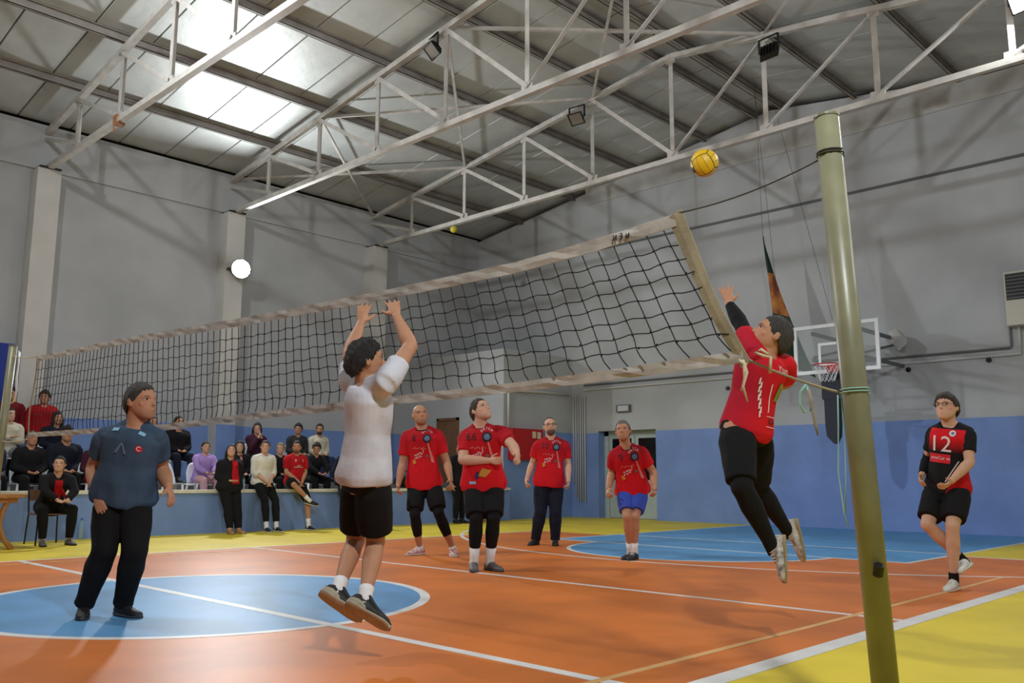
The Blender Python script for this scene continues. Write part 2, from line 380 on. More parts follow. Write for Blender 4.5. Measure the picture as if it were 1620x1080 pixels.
floodlight((.14, 6.0, 8.52), (-.2, -.75, -.75), 'unlit black floodlight hanging from the middle truss', False, size=.34)
floodlight((.1, 10.05, 8.5), (.1, -.7, -.7), 'unlit black floodlight hanging left on the far truss', False, size=.34)
floodlight((4.55, 10.05, 8.45), (.1, .9, -.25), 'unlit black floodlight seen from behind right on the far truss', False, size=.36)

# ================================================================= volleyball net, posts
def itp(x, xs_, ys_): return float(np.interp(x, xs_, ys_))
def ntop(x): return itp(x, [0,2.5,5,6.7,8,8.6,9.1,9.5], [2.42,2.37,2.28,2.24,2.225,2.25,2.285,2.3])
def nbot(x): return itp(x, [-.1,3.7,5.1,7,8,8.6,9.5], [1.44,1.40,1.43,1.455,1.465,1.48,1.51])
def nshift(x): return itp(x, [0,3.3,5,8,9.1], [-.09,.03,.08,.23,.36])
def npt(x, t):
    x = float(x); xx = x + nshift(x)*t; zt = ntop(x)-.07; zb = nbot(xx)+.06
    return V(xx, .012*math.sin(x*1.7+t*2), zt + (zb-zt)*t)
net = thing('volleyball_net', 'black mesh volleyball net with worn white tapes stretched across the court', 'net', (4.5, 0, 0))
cords = MB(); nx = 86; nr = 8
xsn = np.linspace(.06, 9.04, nx)
for i, x in enumerate(xsn):
    pts = []
    for t in np.linspace(0, 1, 17):
        p = npt(x, t); wv = max(0, t-.72)/.28
        p = p + V(.018*math.sin(wv*5.5+i*.1)*wv + .003*math.sin(i*2.1+t*9), .012*wv*math.sin(i*1.3), 0); pts.append(p)
    cords.tube(pts, .0036, 4)
for r in range(1, nr):
    t = r/nr
    pts = []
    for i in range(nx*2-1):
        x = -.01 + (9.085+.01)*i/(nx*2-2); wv = max(0, t-.72)/.28
        p = npt(x, t); p = p + V(0, 0, .007*math.sin(i*math.pi/2+r)+.006*math.sin(x*3.1+r*1.7)*1.0); pts.append(p)
    cords.tube(pts, .0030, 4)
for i, x in enumerate(xsn):
    for r in range(1, nr):
        if x > 4.5: p = npt(x, r/nr); cords.sphere(p + V(.003*math.sin(i*2.1+r/nr*9), 0, .006*math.sin(x*3.1+r*1.7)), .0068, 5, 4)
o = cords.build('netting', M_cord, net); o['kind'] = 'stuff'; o['label'] = 'black knotted cord mesh'
def tape(fn, wd, name, m, x0, x1, n=90, th=.006, rough=.002):
    rings = []
    for i in range(n):
        x = x0 + (x1-x0)*i/(n-1); c = fn(x); wob = rough*math.sin(x*23)+rough*math.sin(x*9.3+1)
        hw = wd/2*(1+.03*math.sin(x*17)); rings.append([c+V(0, th/2+wob, -hw), c+V(0, th/2*1.4-wob, 0), c+V(0, th/2+wob, hw), c+V(0, -th/2+wob, hw), c+V(0, -th/2*1.4-wob, 0), c+V(0, -th/2+wob, -hw)])
    return MB().loft(rings).build(name, m, net)
tape(lambda x: V(x, 0, ntop(x)-.035), .066, 'top_tape', M_tape, -.02, 9.12)
tape(lambda x: V(x, 0, nbot(x)+.03), .055, 'bottom_tape', M_tape, -.1, 9.46)
tr, br = V(9.11, 0, ntop(9.1)), V(9.47, 0, 1.50)
tl, bl = V(-.01, 0, ntop(0)), V(-.10, 0, 1.42)
def side(a, b, wd, name):
    rings = []; d = nrm(b-a); x = np.cross(d, V(0,1,0))
    for i in range(14):
        t = i/13; c = a + (b-a)*t + V(-.02*math.sin(t*math.pi), .01*math.sin(t*7), 0); h = wd/2*(1-.35*t)
        rings.append([c-x*h+V(0,.003,0), c+V(0,.007,0), c+x*h+V(0,.003,0), c+x*h-V(0,.003,0), c-V(0,.007,0), c-x*h-V(0,.003,0)])
    return MB().loft(rings).build(name, M_sidetape, net)
side(tr, br, .085, 'side_tape'); side(tl, bl, .05, 'side_tape')
# printed mark on the top tape
def text_mesh(txt, size, extr=.0015):
    cu = bpy.data.curves.new('t', 'FONT'); cu.body = txt; cu.size = size; cu.align_x = 'CENTER'; cu.align_y = 'CENTER'; cu.extrude = extr; cu.resolution_u = 2
    ob = bpy.data.objects.new('t', cu); COL.objects.link(ob)
    me = bpy.data.meshes.new_from_object(ob.evaluated_get(bpy.context.evaluated_depsgraph_get()))
    bpy.data.objects.remove(ob); return me
M_ink = mat('dark_ink', srgb(30,26,30), .8)
me = text_mesh('\u0438 3 \u0438', .05)
o = link('printed_mark', me, M_ink, net); o.matrix_local = Matrix.Translation(Vector((8.79-4.5, -.013, ntop(8.79)-.037))) @ Matrix.Rotation(math.radians(2), 4, 'Y') @ Matrix.Rotation(math.pi/2, 4, 'X')
# posts
def net_post(a, b, r, label):
    t = thing('net_post', label, 'post', (a[0], a[1], 0), group='net posts')
    MB().tube([a, b], r, 20).build('pole', M_post, t, True)
    a = V(*a); b = V(*b); d = nrm(b-a); MB().tube([b, b+d*.012], [r*1.05, r*1.03], 20).build('cap', M_post, t)
    MB().tube([a, a+d*.03], [r*2.2, r*2.2], 20).build('base_flange', M_blackm, t)
    MB().tube([a+d*.62+V(r*.6,-r*.7,0), a+d*.66+V(r*.9,-r,0)], .02, 8).build('rope_hook', M_blackm, t)
    return t
PA, PB = (10.03, 0, 0), (9.905, 0, 2.55)
net_post(PA, PB, .052, 'tall pale green steel net post in the right foreground')
LA, LB = (-1.28, .0, 0), (-.97, 0, 2.64)
net_post(LA, LB, .05, 'slanting pale net post at the far left edge')
def onpost(z): t = z/2.55; return V(*PA)*(1-t)+V(*PB)*t
def onpostl(z): t = z/2.64; return V(*LA)*(1-t)+V(*LB)*t
def rope(pts, r, m, name, label, cat='rope'):
    return tag(MB().tube(pts, r, 6).build(name, m, None, True), label, cat)
def sag(a, b, s, n=10): return [V(*a)*(1-t)+V(*b)*t - V(0,0,s*4*t*(1-t)) for t in np.linspace(0, 1, n)]
def coil(z, turns=3, r=.057, onp=onpost, h=.012):
    return [onp(z+h*k/12) + r*V(math.cos(k*math.pi/6), math.sin(k*math.pi/6), 0) for k in range(int(12*turns)+1)]
rope(sag(tr, onpost(2.37)-V(.055,0,0), .03) + coil(2.37, 2, .055), .0040, M_dkrope, 'top_rope', 'dark rope from the net top corner up to the right post')
rope(sag(br+V(.02,0,.02), onpost(1.345)-V(.055,0,0), .012), .0055, M_sidetape, 'bottom_strap', 'twisted strap from the net bottom corner to the right post')
rope(coil(1.335, 2.2, .056), .003, M_grope, 'green_cord', 'pale green cord wound round the right post', 'cord')
rope([V(9.76,-.01,1.39), V(9.735,-.015,1.36), V(9.73,-.02,1.31), V(9.745,-.01,1.27), V(9.77,0,1.28), V(9.775,0,1.33), V(9.755,0,1.385)], .005, M_grope, 'cord_loop', 'pale green cord loop hanging from the strap', 'cord')
rope([V(9.77,-.01,1.37), V(9.778,-.01,1.31), V(9.785,-.01,1.26), V(9.795,-.01,1.21), V(9.80,-.01,1.17)], [.005,.008,.006,.008,.003], M_sidetape, 'strap_tail', 'yellowish strap tail dangling below the strap', 'strap')
rope([V(9.90,-.02,1.335), V(9.895,-.02,1.2), V(9.885,-.02,1.02), V(9.90,-.02,.86), V(9.915,-.02,.80)], .0028, M_grope, 'thin_twine', 'thin pale cord hanging beside the right post')
rope([V(9.915,-.02,1.335), V(9.92,-.02,1.15), V(9.915,-.02,.98), V(9.905,-.02,.85)], .0028, M_grope, 'thin_twine', 'shorter thin pale cord hanging beside the right post')
rope([br+V(.0,-.02,.02), br+V(.02,-.03,-.04), br+V(.0,-.03,-.10), br+V(.02,-.03,-.17)], [.006,.01,.007,.004], M_rope, 'lace_tail', 'cream knotted lace hanging from the net bottom corner', 'lace')
rope([br+V(-.02,-.02,.02), br+V(.015,-.035,.0), br+V(.01,-.03,-.07), br+V(-.01,-.03,-.12)], [.008,.01,.006,.004], M_rope, 'lace_tail', 'second cream lace tail at the net bottom corner', 'lace')
rope([br+V(.12,-.015,.035), br+V(.09,-.02,.06), br+V(.06,-.02,.05), br+V(.1,-.02,.03), br+V(.135,-.02,.02), br+V(.13,-.02,-.05)], .007, M_rope, 'strap_knot', 'cream knot tied round the strap', 'knot')
rope(sag(tl, onpostl(2.5)+V(.05,0,0), .02), .006, M_rope, 'top_rope', 'pale rope from the net top to the left post')
rope(sag(bl, onpostl(1.42)+V(.05,0,0), .02), .006, M_rope, 'bottom_rope', 'pale rope from the net bottom to the left post')
for k, dx in enumerate((0, .05)):
    rope([V(-.72+dx,0,2.55-.02*k), V(-.70+dx*.6,0,2.38), V(-.74+dx,0,2.2), V(-.70+dx,0,2.05), V(-.76+dx,0,1.9)], .006, M_white, 'white_ribbon', ['long white ribbon dangling by the left post', 'second white ribbon dangling by the left post'][k], 'ribbon')

# ================================================================= people
RTH = nrm(V(rt[0], rt[1], 0)); TCH = -nrm(V(fw[0], fw[1], 0)); UP = V(0,0,1)
def skin_mat(name, tone, hair, beard=0.0):
    m = bpy.data.materials.new('skin_'+name); m.use_nodes = True; nt = m.node_tree; b = nt.nodes['Principled BSDF']; N = nt.nodes.new; L = nt.links.new
    b.inputs['Roughness'].default_value = .55; b.inputs['Specular IOR Level'].default_value = .35
    b.inputs['Subsurface Weight'].default_value = .08; b.inputs['Subsurface Radius'].default_value = (.02,.008,.004); b.inputs['Subsurface Scale'].default_value = .5
    at = N('ShaderNodeAttribute'); at.attribute_name = 'hl'
    ab = N('ShaderNodeVectorMath'); ab.operation = 'ABSOLUTE'; L(at.outputs['Vector'], ab.inputs[0])
    sep = N('ShaderNodeSeparateXYZ'); L(at.outputs['Vector'], sep.inputs[0])
    mix = N('ShaderNodeCombineXYZ'); sa = N('ShaderNodeSeparateXYZ'); L(ab.outputs[0], sa.inputs[0])
    L(sa.outputs[0], mix.inputs[0]); L(sep.outputs[1], mix.inputs[1]); L(sep.outputs[2], mix.inputs[2])
    def ell(c, r, soft=.35):
        s = N('ShaderNodeVectorMath'); s.operation = 'SUBTRACT'; L(mix.outputs[0], s.inputs[0]); s.inputs[1].default_value = c
        d = N('ShaderNodeVectorMath'); d.operation = 'DIVIDE'; L(s.outputs[0], d.inputs[0]); d.inputs[1].default_value = r
        l = N('ShaderNodeVectorMath'); l.operation = 'LENGTH'; L(d.outputs[0], l.inputs[0])
        mr = N('ShaderNodeMapRange'); mr.inputs[1].default_value = 1.0; mr.inputs[2].default_value = 1.0-soft; mr.inputs[3].default_value = 0; mr.inputs[4].default_value = 1; L(l.outputs['Value'], mr.inputs[0]); return mr.outputs[0]
    geo = N('ShaderNodeNewGeometry'); nz = N('ShaderNodeTexNoise'); nz.inputs['Scale'].default_value = 14; L(geo.outputs['Position'], nz.inputs['Vector'])
    cur = N('ShaderNodeMix'); cur.data_type = 'RGBA'; cur.inputs[6].default_value = (*[c*.86 for c in tone], 1); cur.inputs[7].default_value = (*[min(1, c*1.1) for c in tone], 1); L(nz.outputs[0], cur.inputs[0])
    out = cur.outputs[2]
    def lay(mask, col, k=1.0):
        nonlocal out
        f = mask
        if k < 1:
            mm = N('ShaderNodeMath'); mm.operation = 'MULTIPLY'; L(mask, mm.inputs[0]); mm.inputs[1].default_value = k; f = mm.outputs[0]
        mx = N('ShaderNodeMix'); mx.data_type = 'RGBA'; L(f, mx.inputs[0]); L(out, mx.inputs[6]); mx.inputs[7].default_value = (*col, 1); out = mx.outputs[2]
    red = (min(1, tone[0]*1.05), tone[1]*.72, tone[2]*.68)
    lay(ell((.22,.30,-.10), (.11,.3,.12), .9), red, .5)                  # cheeks
    if beard: lay(ell((0,.22,-.36), (.33,.34,.24), .35), hair, beard)
    lay(ell((0,.42,-.27), (.11,.2,.035), .4), red if beard < .5 else (tone[0]*.6, tone[1]*.35, tone[2]*.3), .9)     # lips
    lay(ell((.155,.4,.04), (.062,.25,.030), .3), (.55,.5,.46))          # eye white
    lay(ell((.155,.4,.042), (.032,.25,.030), .3), (.02,.014,.01))       # iris
    lay(ell((.155,.4,.068), (.075,.25,.012), .5), (.05,.03,.02), .8)      # lash line
    lay(ell((.16,.4,.125), (.095,.25,.022), .4), hair, .9)               # brow
    L(out, b.inputs['Base Color']); return m
TONE = {'fair': srgb(206,160,134), 'tan': srgb(184,134,104), 'olive': srgb(170,122,94)}
HAIRC = {'black': srgb(28,24,24), 'brown': srgb(62,46,38), 'grey': srgb(112,106,100), 'dkgrey': srgb(62,58,56), 'red': srgb(110,56,36), 'blond': srgb(150,120,84)}
SK = {}
def skin(tone, hair, beard):
    k = (tone, hair, beard)
    if k not in SK: SK[k] = skin_mat('%s_%s_%d' % (tone, hair, int(beard*10)), TONE[tone], HAIRC[hair], beard)
    return SK[k]
def hairm(c): return mat('hair_'+c, HAIRC[c], .65, var=.4, vscale=90, bump=.9, bscale=220)
def cloth(name, rgb, rough=.9, var=.10, col2=None, vscale=5): return mat('cloth_'+name, srgb(*rgb), rough, var=var, vscale=vscale, bump=.3, bscale=20, bdist=.012, spec=.25, col2=col2 and srgb(*col2))
def attr_cloth(name):     # cloth coloured by the dye pattern stored on the garment
    if name in MATS: return MATS[name]
    m = bpy.data.materials.new(name); m.use_nodes = True; nt = m.node_tree; b = nt.nodes['Principled BSDF']; b.inputs['Roughness'].default_value = .85; b.inputs['Specular IOR Level'].default_value = .25
    a = nt.nodes.new('ShaderNodeAttribute'); a.attribute_name = 'dye'; nt.links.new(a.outputs['Color'], b.inputs['Base Color'])
    g = nt.nodes.new('ShaderNodeNewGeometry'); n2 = nt.nodes.new('ShaderNodeTexNoise'); n2.inputs['Scale'].default_value = 24; nt.links.new(g.outputs['Position'], n2.inputs['Vector'])
    bp = nt.nodes.new('ShaderNodeBump'); bp.inputs['Strength'].default_value = .3; bp.inputs['Distance'].default_value = .012; nt.links.new(n2.outputs[0], bp.inputs['Height']); nt.links.new(bp.outputs[0], b.inputs['Normal'])
    MATS[name] = m; return m

def voxel(mb, size, sm=4, fac=.5):
    me = mb.mesh('tmp'); ob = bpy.data.objects.new('tmp', me); COL.objects.link(ob)
    r = ob.modifiers.new('r', 'REMESH'); r.mode = 'VOXEL'; r.voxel_size = size; r.use_smooth_shade = True
    s = ob.modifiers.new('s', 'SMOOTH'); s.factor = fac; s.iterations = sm
    out = bpy.data.meshes.new_from_object(ob.evaluated_get(bpy.context.evaluated_depsgraph_get()))
    bpy.data.objects.remove(ob); bpy.data.meshes.remove(me); return out
def verts(me):
    a = np.empty(len(me.vertices)*3); me.vertices.foreach_get('co', a); return a.reshape(-1, 3)
def setverts(me, a): me.vertices.foreach_set('co', a.astype(np.float32).ravel()); me.update()
def normals(me):
    a = np.empty(len(me.vertices)*3, np.float32); me.vertices.foreach_get('normal', a); return a.reshape(-1, 3)
def fbm(p, seed):     # cheap smooth pseudo-noise for folds
    s = np.zeros(len(p)); rs = np.random.RandomState(seed)
    for k in range(7):
        d = rs.randn(3); d /= np.linalg.norm(d); f = 14*(1.35**k); s += np.sin(p@d*f + rs.rand()*6.3 + 1.7*np.sin(p@rs.randn(3)*6))/(1.25**k)
    return s/3.2

class Fig: pass
def frame(J, H):
    g = Fig(); J = {k: V(*v) for k, v in J.items()}; g.J = J
    g.up = nrm(J['nk']-J['pel']); g.hx = nrm(J['hpR']-J['hpL']); g.sx = nrm(J['shR']-J['shL'])
    def at(t):
        p = J['pel'] + (J['nk']-J['pel'])*t; s = nrm(g.hx*(1-min(max(t,0),1)) + g.sx*min(max(t,0),1)); f = nrm(np.cross(g.up, s)); s = nrm(np.cross(f, g.up)); return p, s, f
    g.at = at; g.fwd = at(.6)[2]; return g
TSEC = [(-.17,.060,.058,0),(-.09,.088,.070,-.004),(0,.098,.074,-.006),(.22,.088,.068,0),(.45,.082,.062,.002),(.65,.092,.068,.004),(.80,.097,.070,.003),(.89,.082,.062,0),(.955,.056,.050,-.003),(1.0,.042,.041,-.002),(1.03,.036,.036,0)]
def torso(mb, g, H, wid=1., add=0., t0=-.2, t1=1.1, belly=0., n=22, sq=.8, flare=0.):
    rings = []
    secs = [s for s in TSEC if t0 <= s[0] <= t1]
    if secs[0][0] > t0: 
        a = [np.interp(t0, [s[0] for s in TSEC], [s[k] for s in TSEC]) for k in (1,2,3)]; secs = [(t0, *a)] + secs
    for (t, w_, d_, o_) in secs:
        p, s, f = g.at(t); bl = belly*math.exp(-((t-.28)/.26)**2)
        w2 = w_*H*wid*(1+.25*bl)+add + flare*max(0, .25-t)*.5; d2 = d_*H*(wid*.6+.4)*(1+.5*bl)+add + flare*max(0, .30-t)*.5; p = p + f*(o_*H + .5*bl*d_*H*.8)
        rings.append([p + s*w2*math.copysign(abs(math.cos(a))**sq, math.cos(a)) + f*d2*math.copysign(abs(math.sin(a))**sq, math.sin(a)) for a in np.linspace(0, 2*math.pi, n, endpoint=False)])
    mb.loft(rings)
def limb(mb, a, b, prof, n=14, t0=0., t1=1.):
    a = V(*a); b = V(*b); ts = sorted(set([t0, t1] + [t for t, _ in prof if t0 < t < t1])); pt = [p[0] for p in prof]; pr_ = [p[1] for p in prof]
    mb.tube([a+(b-a)*t for t in ts], [float(np.interp(t, pt, pr_)) for t in ts], n)
def hand(mb, wr, tip, thumb, sgn, H, curl=.35, spread=.12):
    L = .108*H; d = nrm(tip-wr); th = nrm(thumb - d*(thumb@d)); nrmv = np.cross(d, th)*(-1 if sgn > 0 else 1)     # palm faces nrmv
    k = L/.19
    # palm
    rings = []
    for s, w_, t_ in ((-.01,.024,.019),(.02,.030,.019),(.05,.039,.017),(.085,.042,.014),(.098,.040,.012)):
        c = wr + d*s*k
        rings.append([c + th*w_*k*math.cos(a) + nrmv*t_*k*math.sin(a) for a in np.linspace(0, 2*math.pi, 12, endpoint=False)])
    mb.loft(rings)
    for i, (off, ln) in enumerate(((.030,.072),(.010,.082),(-.011,.077),(-.031,.060))):
        p = wr + d*.088*k + th*off*k; dd = nrm(d + th*spread*(off/.03)); pts = [p]; cu = curl*(.8+.12*i)
        ang = 0.
        for seg in (.42,.33,.25):
            ang += cu; v = nrm(dd*math.cos(ang) + nrmv*math.sin(ang)); pts.append(pts[-1] + v*ln*seg*k)
        mb.tube(pts, [.0098*k,.0092*k,.0084*k,.0070*k], 8)
    p = wr + d*.022*k + th*.024*k; v1 = nrm(d*.62 + th*.75 + nrmv*.25); v2 = nrm(d*.85 + th*.45 + nrmv*(.2+curl*.5))
    mb.tube([p, p+v1*.038*k, p+v1*.038*k+v2*.030*k, p+v1*.038*k+v2*.054*k], [.0135*k,.0115*k,.0100*k,.0078*k], 8)
HSEC = [(-.505,.10,.09,.27),(-.46,.18,.17,.23),(-.39,.245,.26,.16),(-.30,.285,.34,.09),(-.18,.315,.40,.03),(-.05,.33,.425,.0),(.08,.338,.435,-.01),(.2,.338,.44,-.02),(.32,.30,.39,-.03),(.41,.235,.31,-.035),(.47,.15,.2,-.035),(.5,.05,.07,-.035)]
def head(mb, hc, f, r, u, hh):
    def P(a, b, c): return hc + (r*a + f*b + u*c)*hh
    rings = []
    for z, w_, d_, o_ in HSEC:
        rings.append([P(w_*math.cos(a), o_ + d_*math.sin(a), z) for a in np.linspace(0, 2*math.pi, 22, endpoint=False)])
    mb.loft(rings)
    mb.loft([[P(x, y, z) for x, y in ((-w_,.30),(-w_*.55,y_),(w_*.55,y_),(w_,.30))] for z, w_, y_ in ((.10,.03,.40),(.02,.035,.455),(-.06,.05,.505),(-.115,.075,.535),(-.14,.085,.50),(-.155,.05,.42))])
    mb.tube([P(-.26,.30,.10), P(-.15,.405,.115), P(0,.425,.10), P(.15,.405,.115), P(.26,.30,.10)], [.02*hh,.035*hh,.03*hh,.035*hh,.02*hh], 8)      # brow
    mb.tube([P(-.11,.36,-.265), P(0,.435,-.262), P(.11,.36,-.265)], [.015*hh,.03*hh,.015*hh], 8); mb.tube([P(-.09,.36,-.30), P(0,.425,-.30), P(.09,.36,-.30)], [.015*hh,.03*hh,.015*hh], 8)
    for s in (-1, 1):
        mb.tube([P(s*.22,.27,-.08), P(s*.25,.22,-.10)], [.06*hh,.06*hh], 8)
        e0 = [P(s*(.325+.012*k), -.03+.02*math.cos(a)*3.2-.012*k*3, -.02+.115*math.sin(a)) for k in range(1) for a in np.linspace(0, 2*math.pi, 10, endpoint=False)]
        e1 = [P(s*.40, -.075+.075*math.cos(a), -.01+.125*math.sin(a)) for a in np.linspace(0, 2*math.pi, 10, endpoint=False)]
        if s > 0: mb.loft([e0, e1])
        else: mb.loft([e0[::-1], e1[::-1]])
def hair_mesh(hc, f, r, u, hh, style, seed):
    th = {'short': .042, 'buzz': .010, 'curly': .075, 'thick': .062, 'long': .045, 'balding': .02, 'cap': .03, 'bun': .035}[style]
    mb = MB(); naz = 76; nel = 18
    fr = {'short': 38, 'buzz': 44, 'curly': 34, 'thick': 32, 'long': 36, 'balding': 58, 'cap': 24, 'bun': 38}[style]
    kz = [0,32,52,72,88,105,140,180]
    ke = [fr, fr-1, 24, 4, -4, -16, -38, -42] if style != 'long' else [fr, fr-4, 14, -18, -40, -52, -60, -60]
    if style == 'balding': ke = [62, 58, 40, 18, 0, -14, -32, -36]
    rs = np.random.RandomState(seed); ph = rs.rand(8)*6.3
    def surf(az, el, k, ad):
        w_, d_, h_ = .352*k, .466*k, .522*k
        e = math.radians(el); a = math.radians(az); x, y, z = math.sin(a)*math.cos(e), math.cos(a)*math.cos(e), math.sin(e)
        if z < 0: h_ = .62*k
        R = 1/math.sqrt((x/w_)**2+(y/d_)**2+(z/h_)**2) + ad
        return hc + (r*x*R + f*(y*R-.03) + u*(z*R))*hh
    for inner in (0, 1): pass
    rows = []
    for k, layer in ((1., 'o'), (.93, 'i')):
        for j in range(nel+1):
            ring = []
            for i in range(naz):
                az = -180+360*i/naz; em = float(np.interp(abs(az), kz, ke)) + 2.2*math.sin(az*.9+ph[5]) + 1.5*math.sin(az*2.3+ph[6]); el = em + (88-em)*(j/nel)**.9; ad = 0
                if layer == 'o':
                    edge = min(1, j/3.0+.2)
                    ad = th*edge*(1+.35*math.sin(az*.11+ph[0])*math.sin(el*.09+ph[1])) + .018*(th/.035)*(.6*math.sin(az*.35+ph[2]+.1*el)+.55*math.sin(az*.83+ph[7]+.23*el)+.6*(rs.rand()-.5))*edge*.6
                    if style == 'curly': ad += .03*math.sin(az*.28+ph[3])*math.sin(el*.33+ph[4])
                    if style in ('thick', 'curly') and abs(az) < 60: ad += .03*edge
                ring.append(surf(az, el, k, ad))
            rows.append(ring)
    o = rows[:nel+1]; inn = rows[nel+1:]
    mb.loft(inn[::-1] + o)
    if style == 'long':
        rings = []
        for z, w_, d_, y_ in ((.12,.36,.30,-.14),(-.15,.38,.30,-.17),(-.42,.40,.24,-.22),(-.72,.40,.17,-.27),(-1.0,.33,.12,-.29),(-1.2,.2,.06,-.28)):
            rings.append([hc + (r*w_*math.cos(a)*(1+.06*math.sin(9*a+z*5)) + f*(y_+d_*math.sin(a)) + u*z)*hh for a in np.linspace(0, 2*math.pi, 24, endpoint=False)])
        mb.loft(rings[::-1])
        for s in (-1, 1):
            mb.tube([hc+(r*s*.33+f*.08+u*.12)*hh, hc+(r*s*.385+f*.06-u*.15)*hh, hc+(r*s*.38+f*.04-u*.5)*hh, hc+(r*s*.34+f*.06-u*.9)*hh], [.07*hh,.10*hh,.10*hh,.04*hh], 8)
    if style == 'bun': mb.sphere(hc+(f*-.52+u*.12)*hh, .13*hh, 12, 8)
    if style == 'cap':
        pass
    return mb
def shoe(root, an, toe, upv, H, m_up, m_sole, ground, m_lace=None, sz=1., fdir=None, m_tongue=None, m_heel=None):
    an = V(*an); toe = V(*toe); L = .158*H*sz
    if ground is not None:
        d = nrm(V(toe[0]-an[0], toe[1]-an[1], 0)); u_ = UP; base = V(an[0], an[1], ground)
    else:
        d = nrm(toe-an); u_ = nrm(upv - d*(upv@d)); q = math.radians(-14 if fdir is None else 0); s_ = np.cross(d, u_)
        d, u_ = nrm(d*math.cos(q)-u_*math.sin(q)), nrm(u_*math.cos(q)+d*math.sin(q)); base = an - u_*.085
    s_ = np.cross(d, u_); heel = base - d*L*.25; w_ = .046*H/1.78*sz
    sec = [(0,.50,.062),(.05,.78,.088),(.17,.90,.108),(.32,.90,.110),(.42,.90,.092),(.55,.96,.070),(.70,1.03,.056),(.83,.98,.050),(.93,.74,.042),(.99,.34,.032)]
    def ring(s, w2, z0, z1, n=14):
        out = []
        for a in np.linspace(0, 2*math.pi, n, endpoint=False):
            x = math.copysign(abs(math.cos(a))**.7, math.cos(a)); y = math.copysign(abs(math.sin(a))**.75, math.sin(a)); ins = 1-.22*max(0, y)
            out.append(heel + d*L*s + s_*w2*x*ins + u_*((z0+z1)/2+(z1-z0)/2*y))
        return out
    o = MB().loft([ring(s, w_*k, .012, h*H/1.78) for s, k, h in sec]).build('shoe', m_up, root, True)
    rs = [(-.012,.5)] + [(s, k) for s, k, h in sec[1:]] + [(1.01,.4)]
    MB().loft([ring(s, w_*(k+.07), 0, .026 + .012*(s < .3)) for s, k in rs]).build('sole', m_sole, o, True)
    if m_heel is not None:
        MB().loft([ring(s, w_*(k+.05), .014, h*.74*H/1.78) for s, k, h in ((-.008,.5,.062),(.05,.78,.088),(.17,.90,.100),(.28,.90,.088),(.36,.88,.06),(.40,.86,.04))]).build('heel_counter', m_heel, o, True)
    if m_tongue is not None:
        pts = [heel + d*L*s + u_*(h*H/1.78-.016) for s, h in ((.24,.122),(.32,.118),(.42,.099),(.52,.082),(.62,.068),(.74,.057),(.88,.048),(.955,.040))]
        MB().tube(pts, [w_*.70,w_*.86,w_*.90,w_*.93,w_*.98,w_*1.0,w_*.86,w_*.5], 12, side=s_, flat=.46).build('tongue', m_tongue, o, True)
    if m_lace is not None:
        for s, h in ((.40,.098),(.46,.088),(.52,.078),(.58,.070)):
            c = heel + d*L*s + u_*h*H/1.78
            MB().tube([c - s_*w_*.55 - u_*.012, c+u_*.002, c + s_*w_*.55 - u_*.012], .0042, 6).build('lace', m_lace, o)
    return o

DEC = []
def decal(shirt_me, root, parent, g, H, shapes):
    """flat prints pressed onto the garment: list of (name, material, mesh-or-poly, t, side offset m, side 'F'/'B')"""
    vs = verts(shirt_me); bvh = BVHTree.FromPolygons([Vector(v) for v in vs], [tuple(p.vertices) for p in shirt_me.polygons])
    for li, (name, m, geo, t, off, sd) in enumerate(shapes):
        p0, s, f = g.at(t); s = -s if sd == 'F' else s
        yaw_ = 0
        if isinstance(sd, tuple): f = nrm(V(*sd)); s = nrm(np.cross(g.up, f)); 
        elif sd == 'B': f = -f
        # screen-right of the print as read by a viewer: with F the wearer's left is viewer's right
        if isinstance(geo, bpy.types.Mesh): v2 = verts(geo)[:, :2]; fs = [tuple(p.vertices) for p in geo.polygons]
        else: v2, fs = geo
        bm_ = bmesh.new(); bv = [bm_.verts.new((x, y, 0)) for x, y in v2]
        for f_ in fs:
            try: bm_.faces.new([bv[i] for i in f_])
            except ValueError: pass
        bmesh.ops.triangulate(bm_, faces=bm_.faces[:])
        for _ in range(3):
            le = [e for e in bm_.edges if e.calc_length() > .022]
            if le: bmesh.ops.subdivide_edges(bm_, edges=le, cuts=1)
        bmesh.ops.triangulate(bm_, faces=bm_.faces[:]); bm_.verts.index_update()
        v2 = [(v.co.x, v.co.y) for v in bm_.verts]; fs = [tuple(v.index for v in f_.verts) for f_ in bm_.faces]; bm_.free()
        out = []
        for x, y in v2:
            o_ = p0 + s*(off+x) + g.up*y + f*.6
            hit = bvh.ray_cast(Vector(o_), Vector(-f), 1.2)
            q = V(*hit[0]) if hit[0] is not None else p0 + s*(off+x) + g.up*y + f*.1
            out.append(q + f*(.004+.0014*min(li, 5)))
        mb = MB(); mb.add(out, fs); mb.build(name, m, parent)
def pdisc(r, n=18, cx=0, cy=0): return ([(cx+r*math.cos(2*math.pi*i/n), cy+r*math.sin(2*math.pi*i/n)) for i in range(n)] + [(cx, cy)], [(i, (i+1)%n, n) for i in range(n)])
def pring(r0, r1, n=20, a0=0, a1=6.2832):
    A = np.linspace(a0, a1, n+1); v = [(r*math.cos(a), r*math.sin(a)) for a in A for r in (r0, r1)]; return (v, [(2*i, 2*i+1, 2*i+3, 2*i+2) for i in range(n)])
def pquad(pts, nsub=6):     # quad strip subdivided along its length: pts = a0,a1,b1,b0
    a0, a1, b1, b0 = [V(*p, 0)[:2] for p in pts]; v = []
    for i in range(nsub+1):
        k = i/nsub; v += [tuple(a0+(b0-a0)*k), tuple((a0+(b0-a0)*k)*.5+(a1+(b1-a1)*k)*.5), tuple(a1+(b1-a1)*k)]
    fs = []
    for i in range(nsub):
        for c in (0, 1): a = 3*i+c; fs.append((a, a+1, a+4, a+3))
    return (v, fs)
def ptext(txt, size): return text_mesh(txt, size, 0)

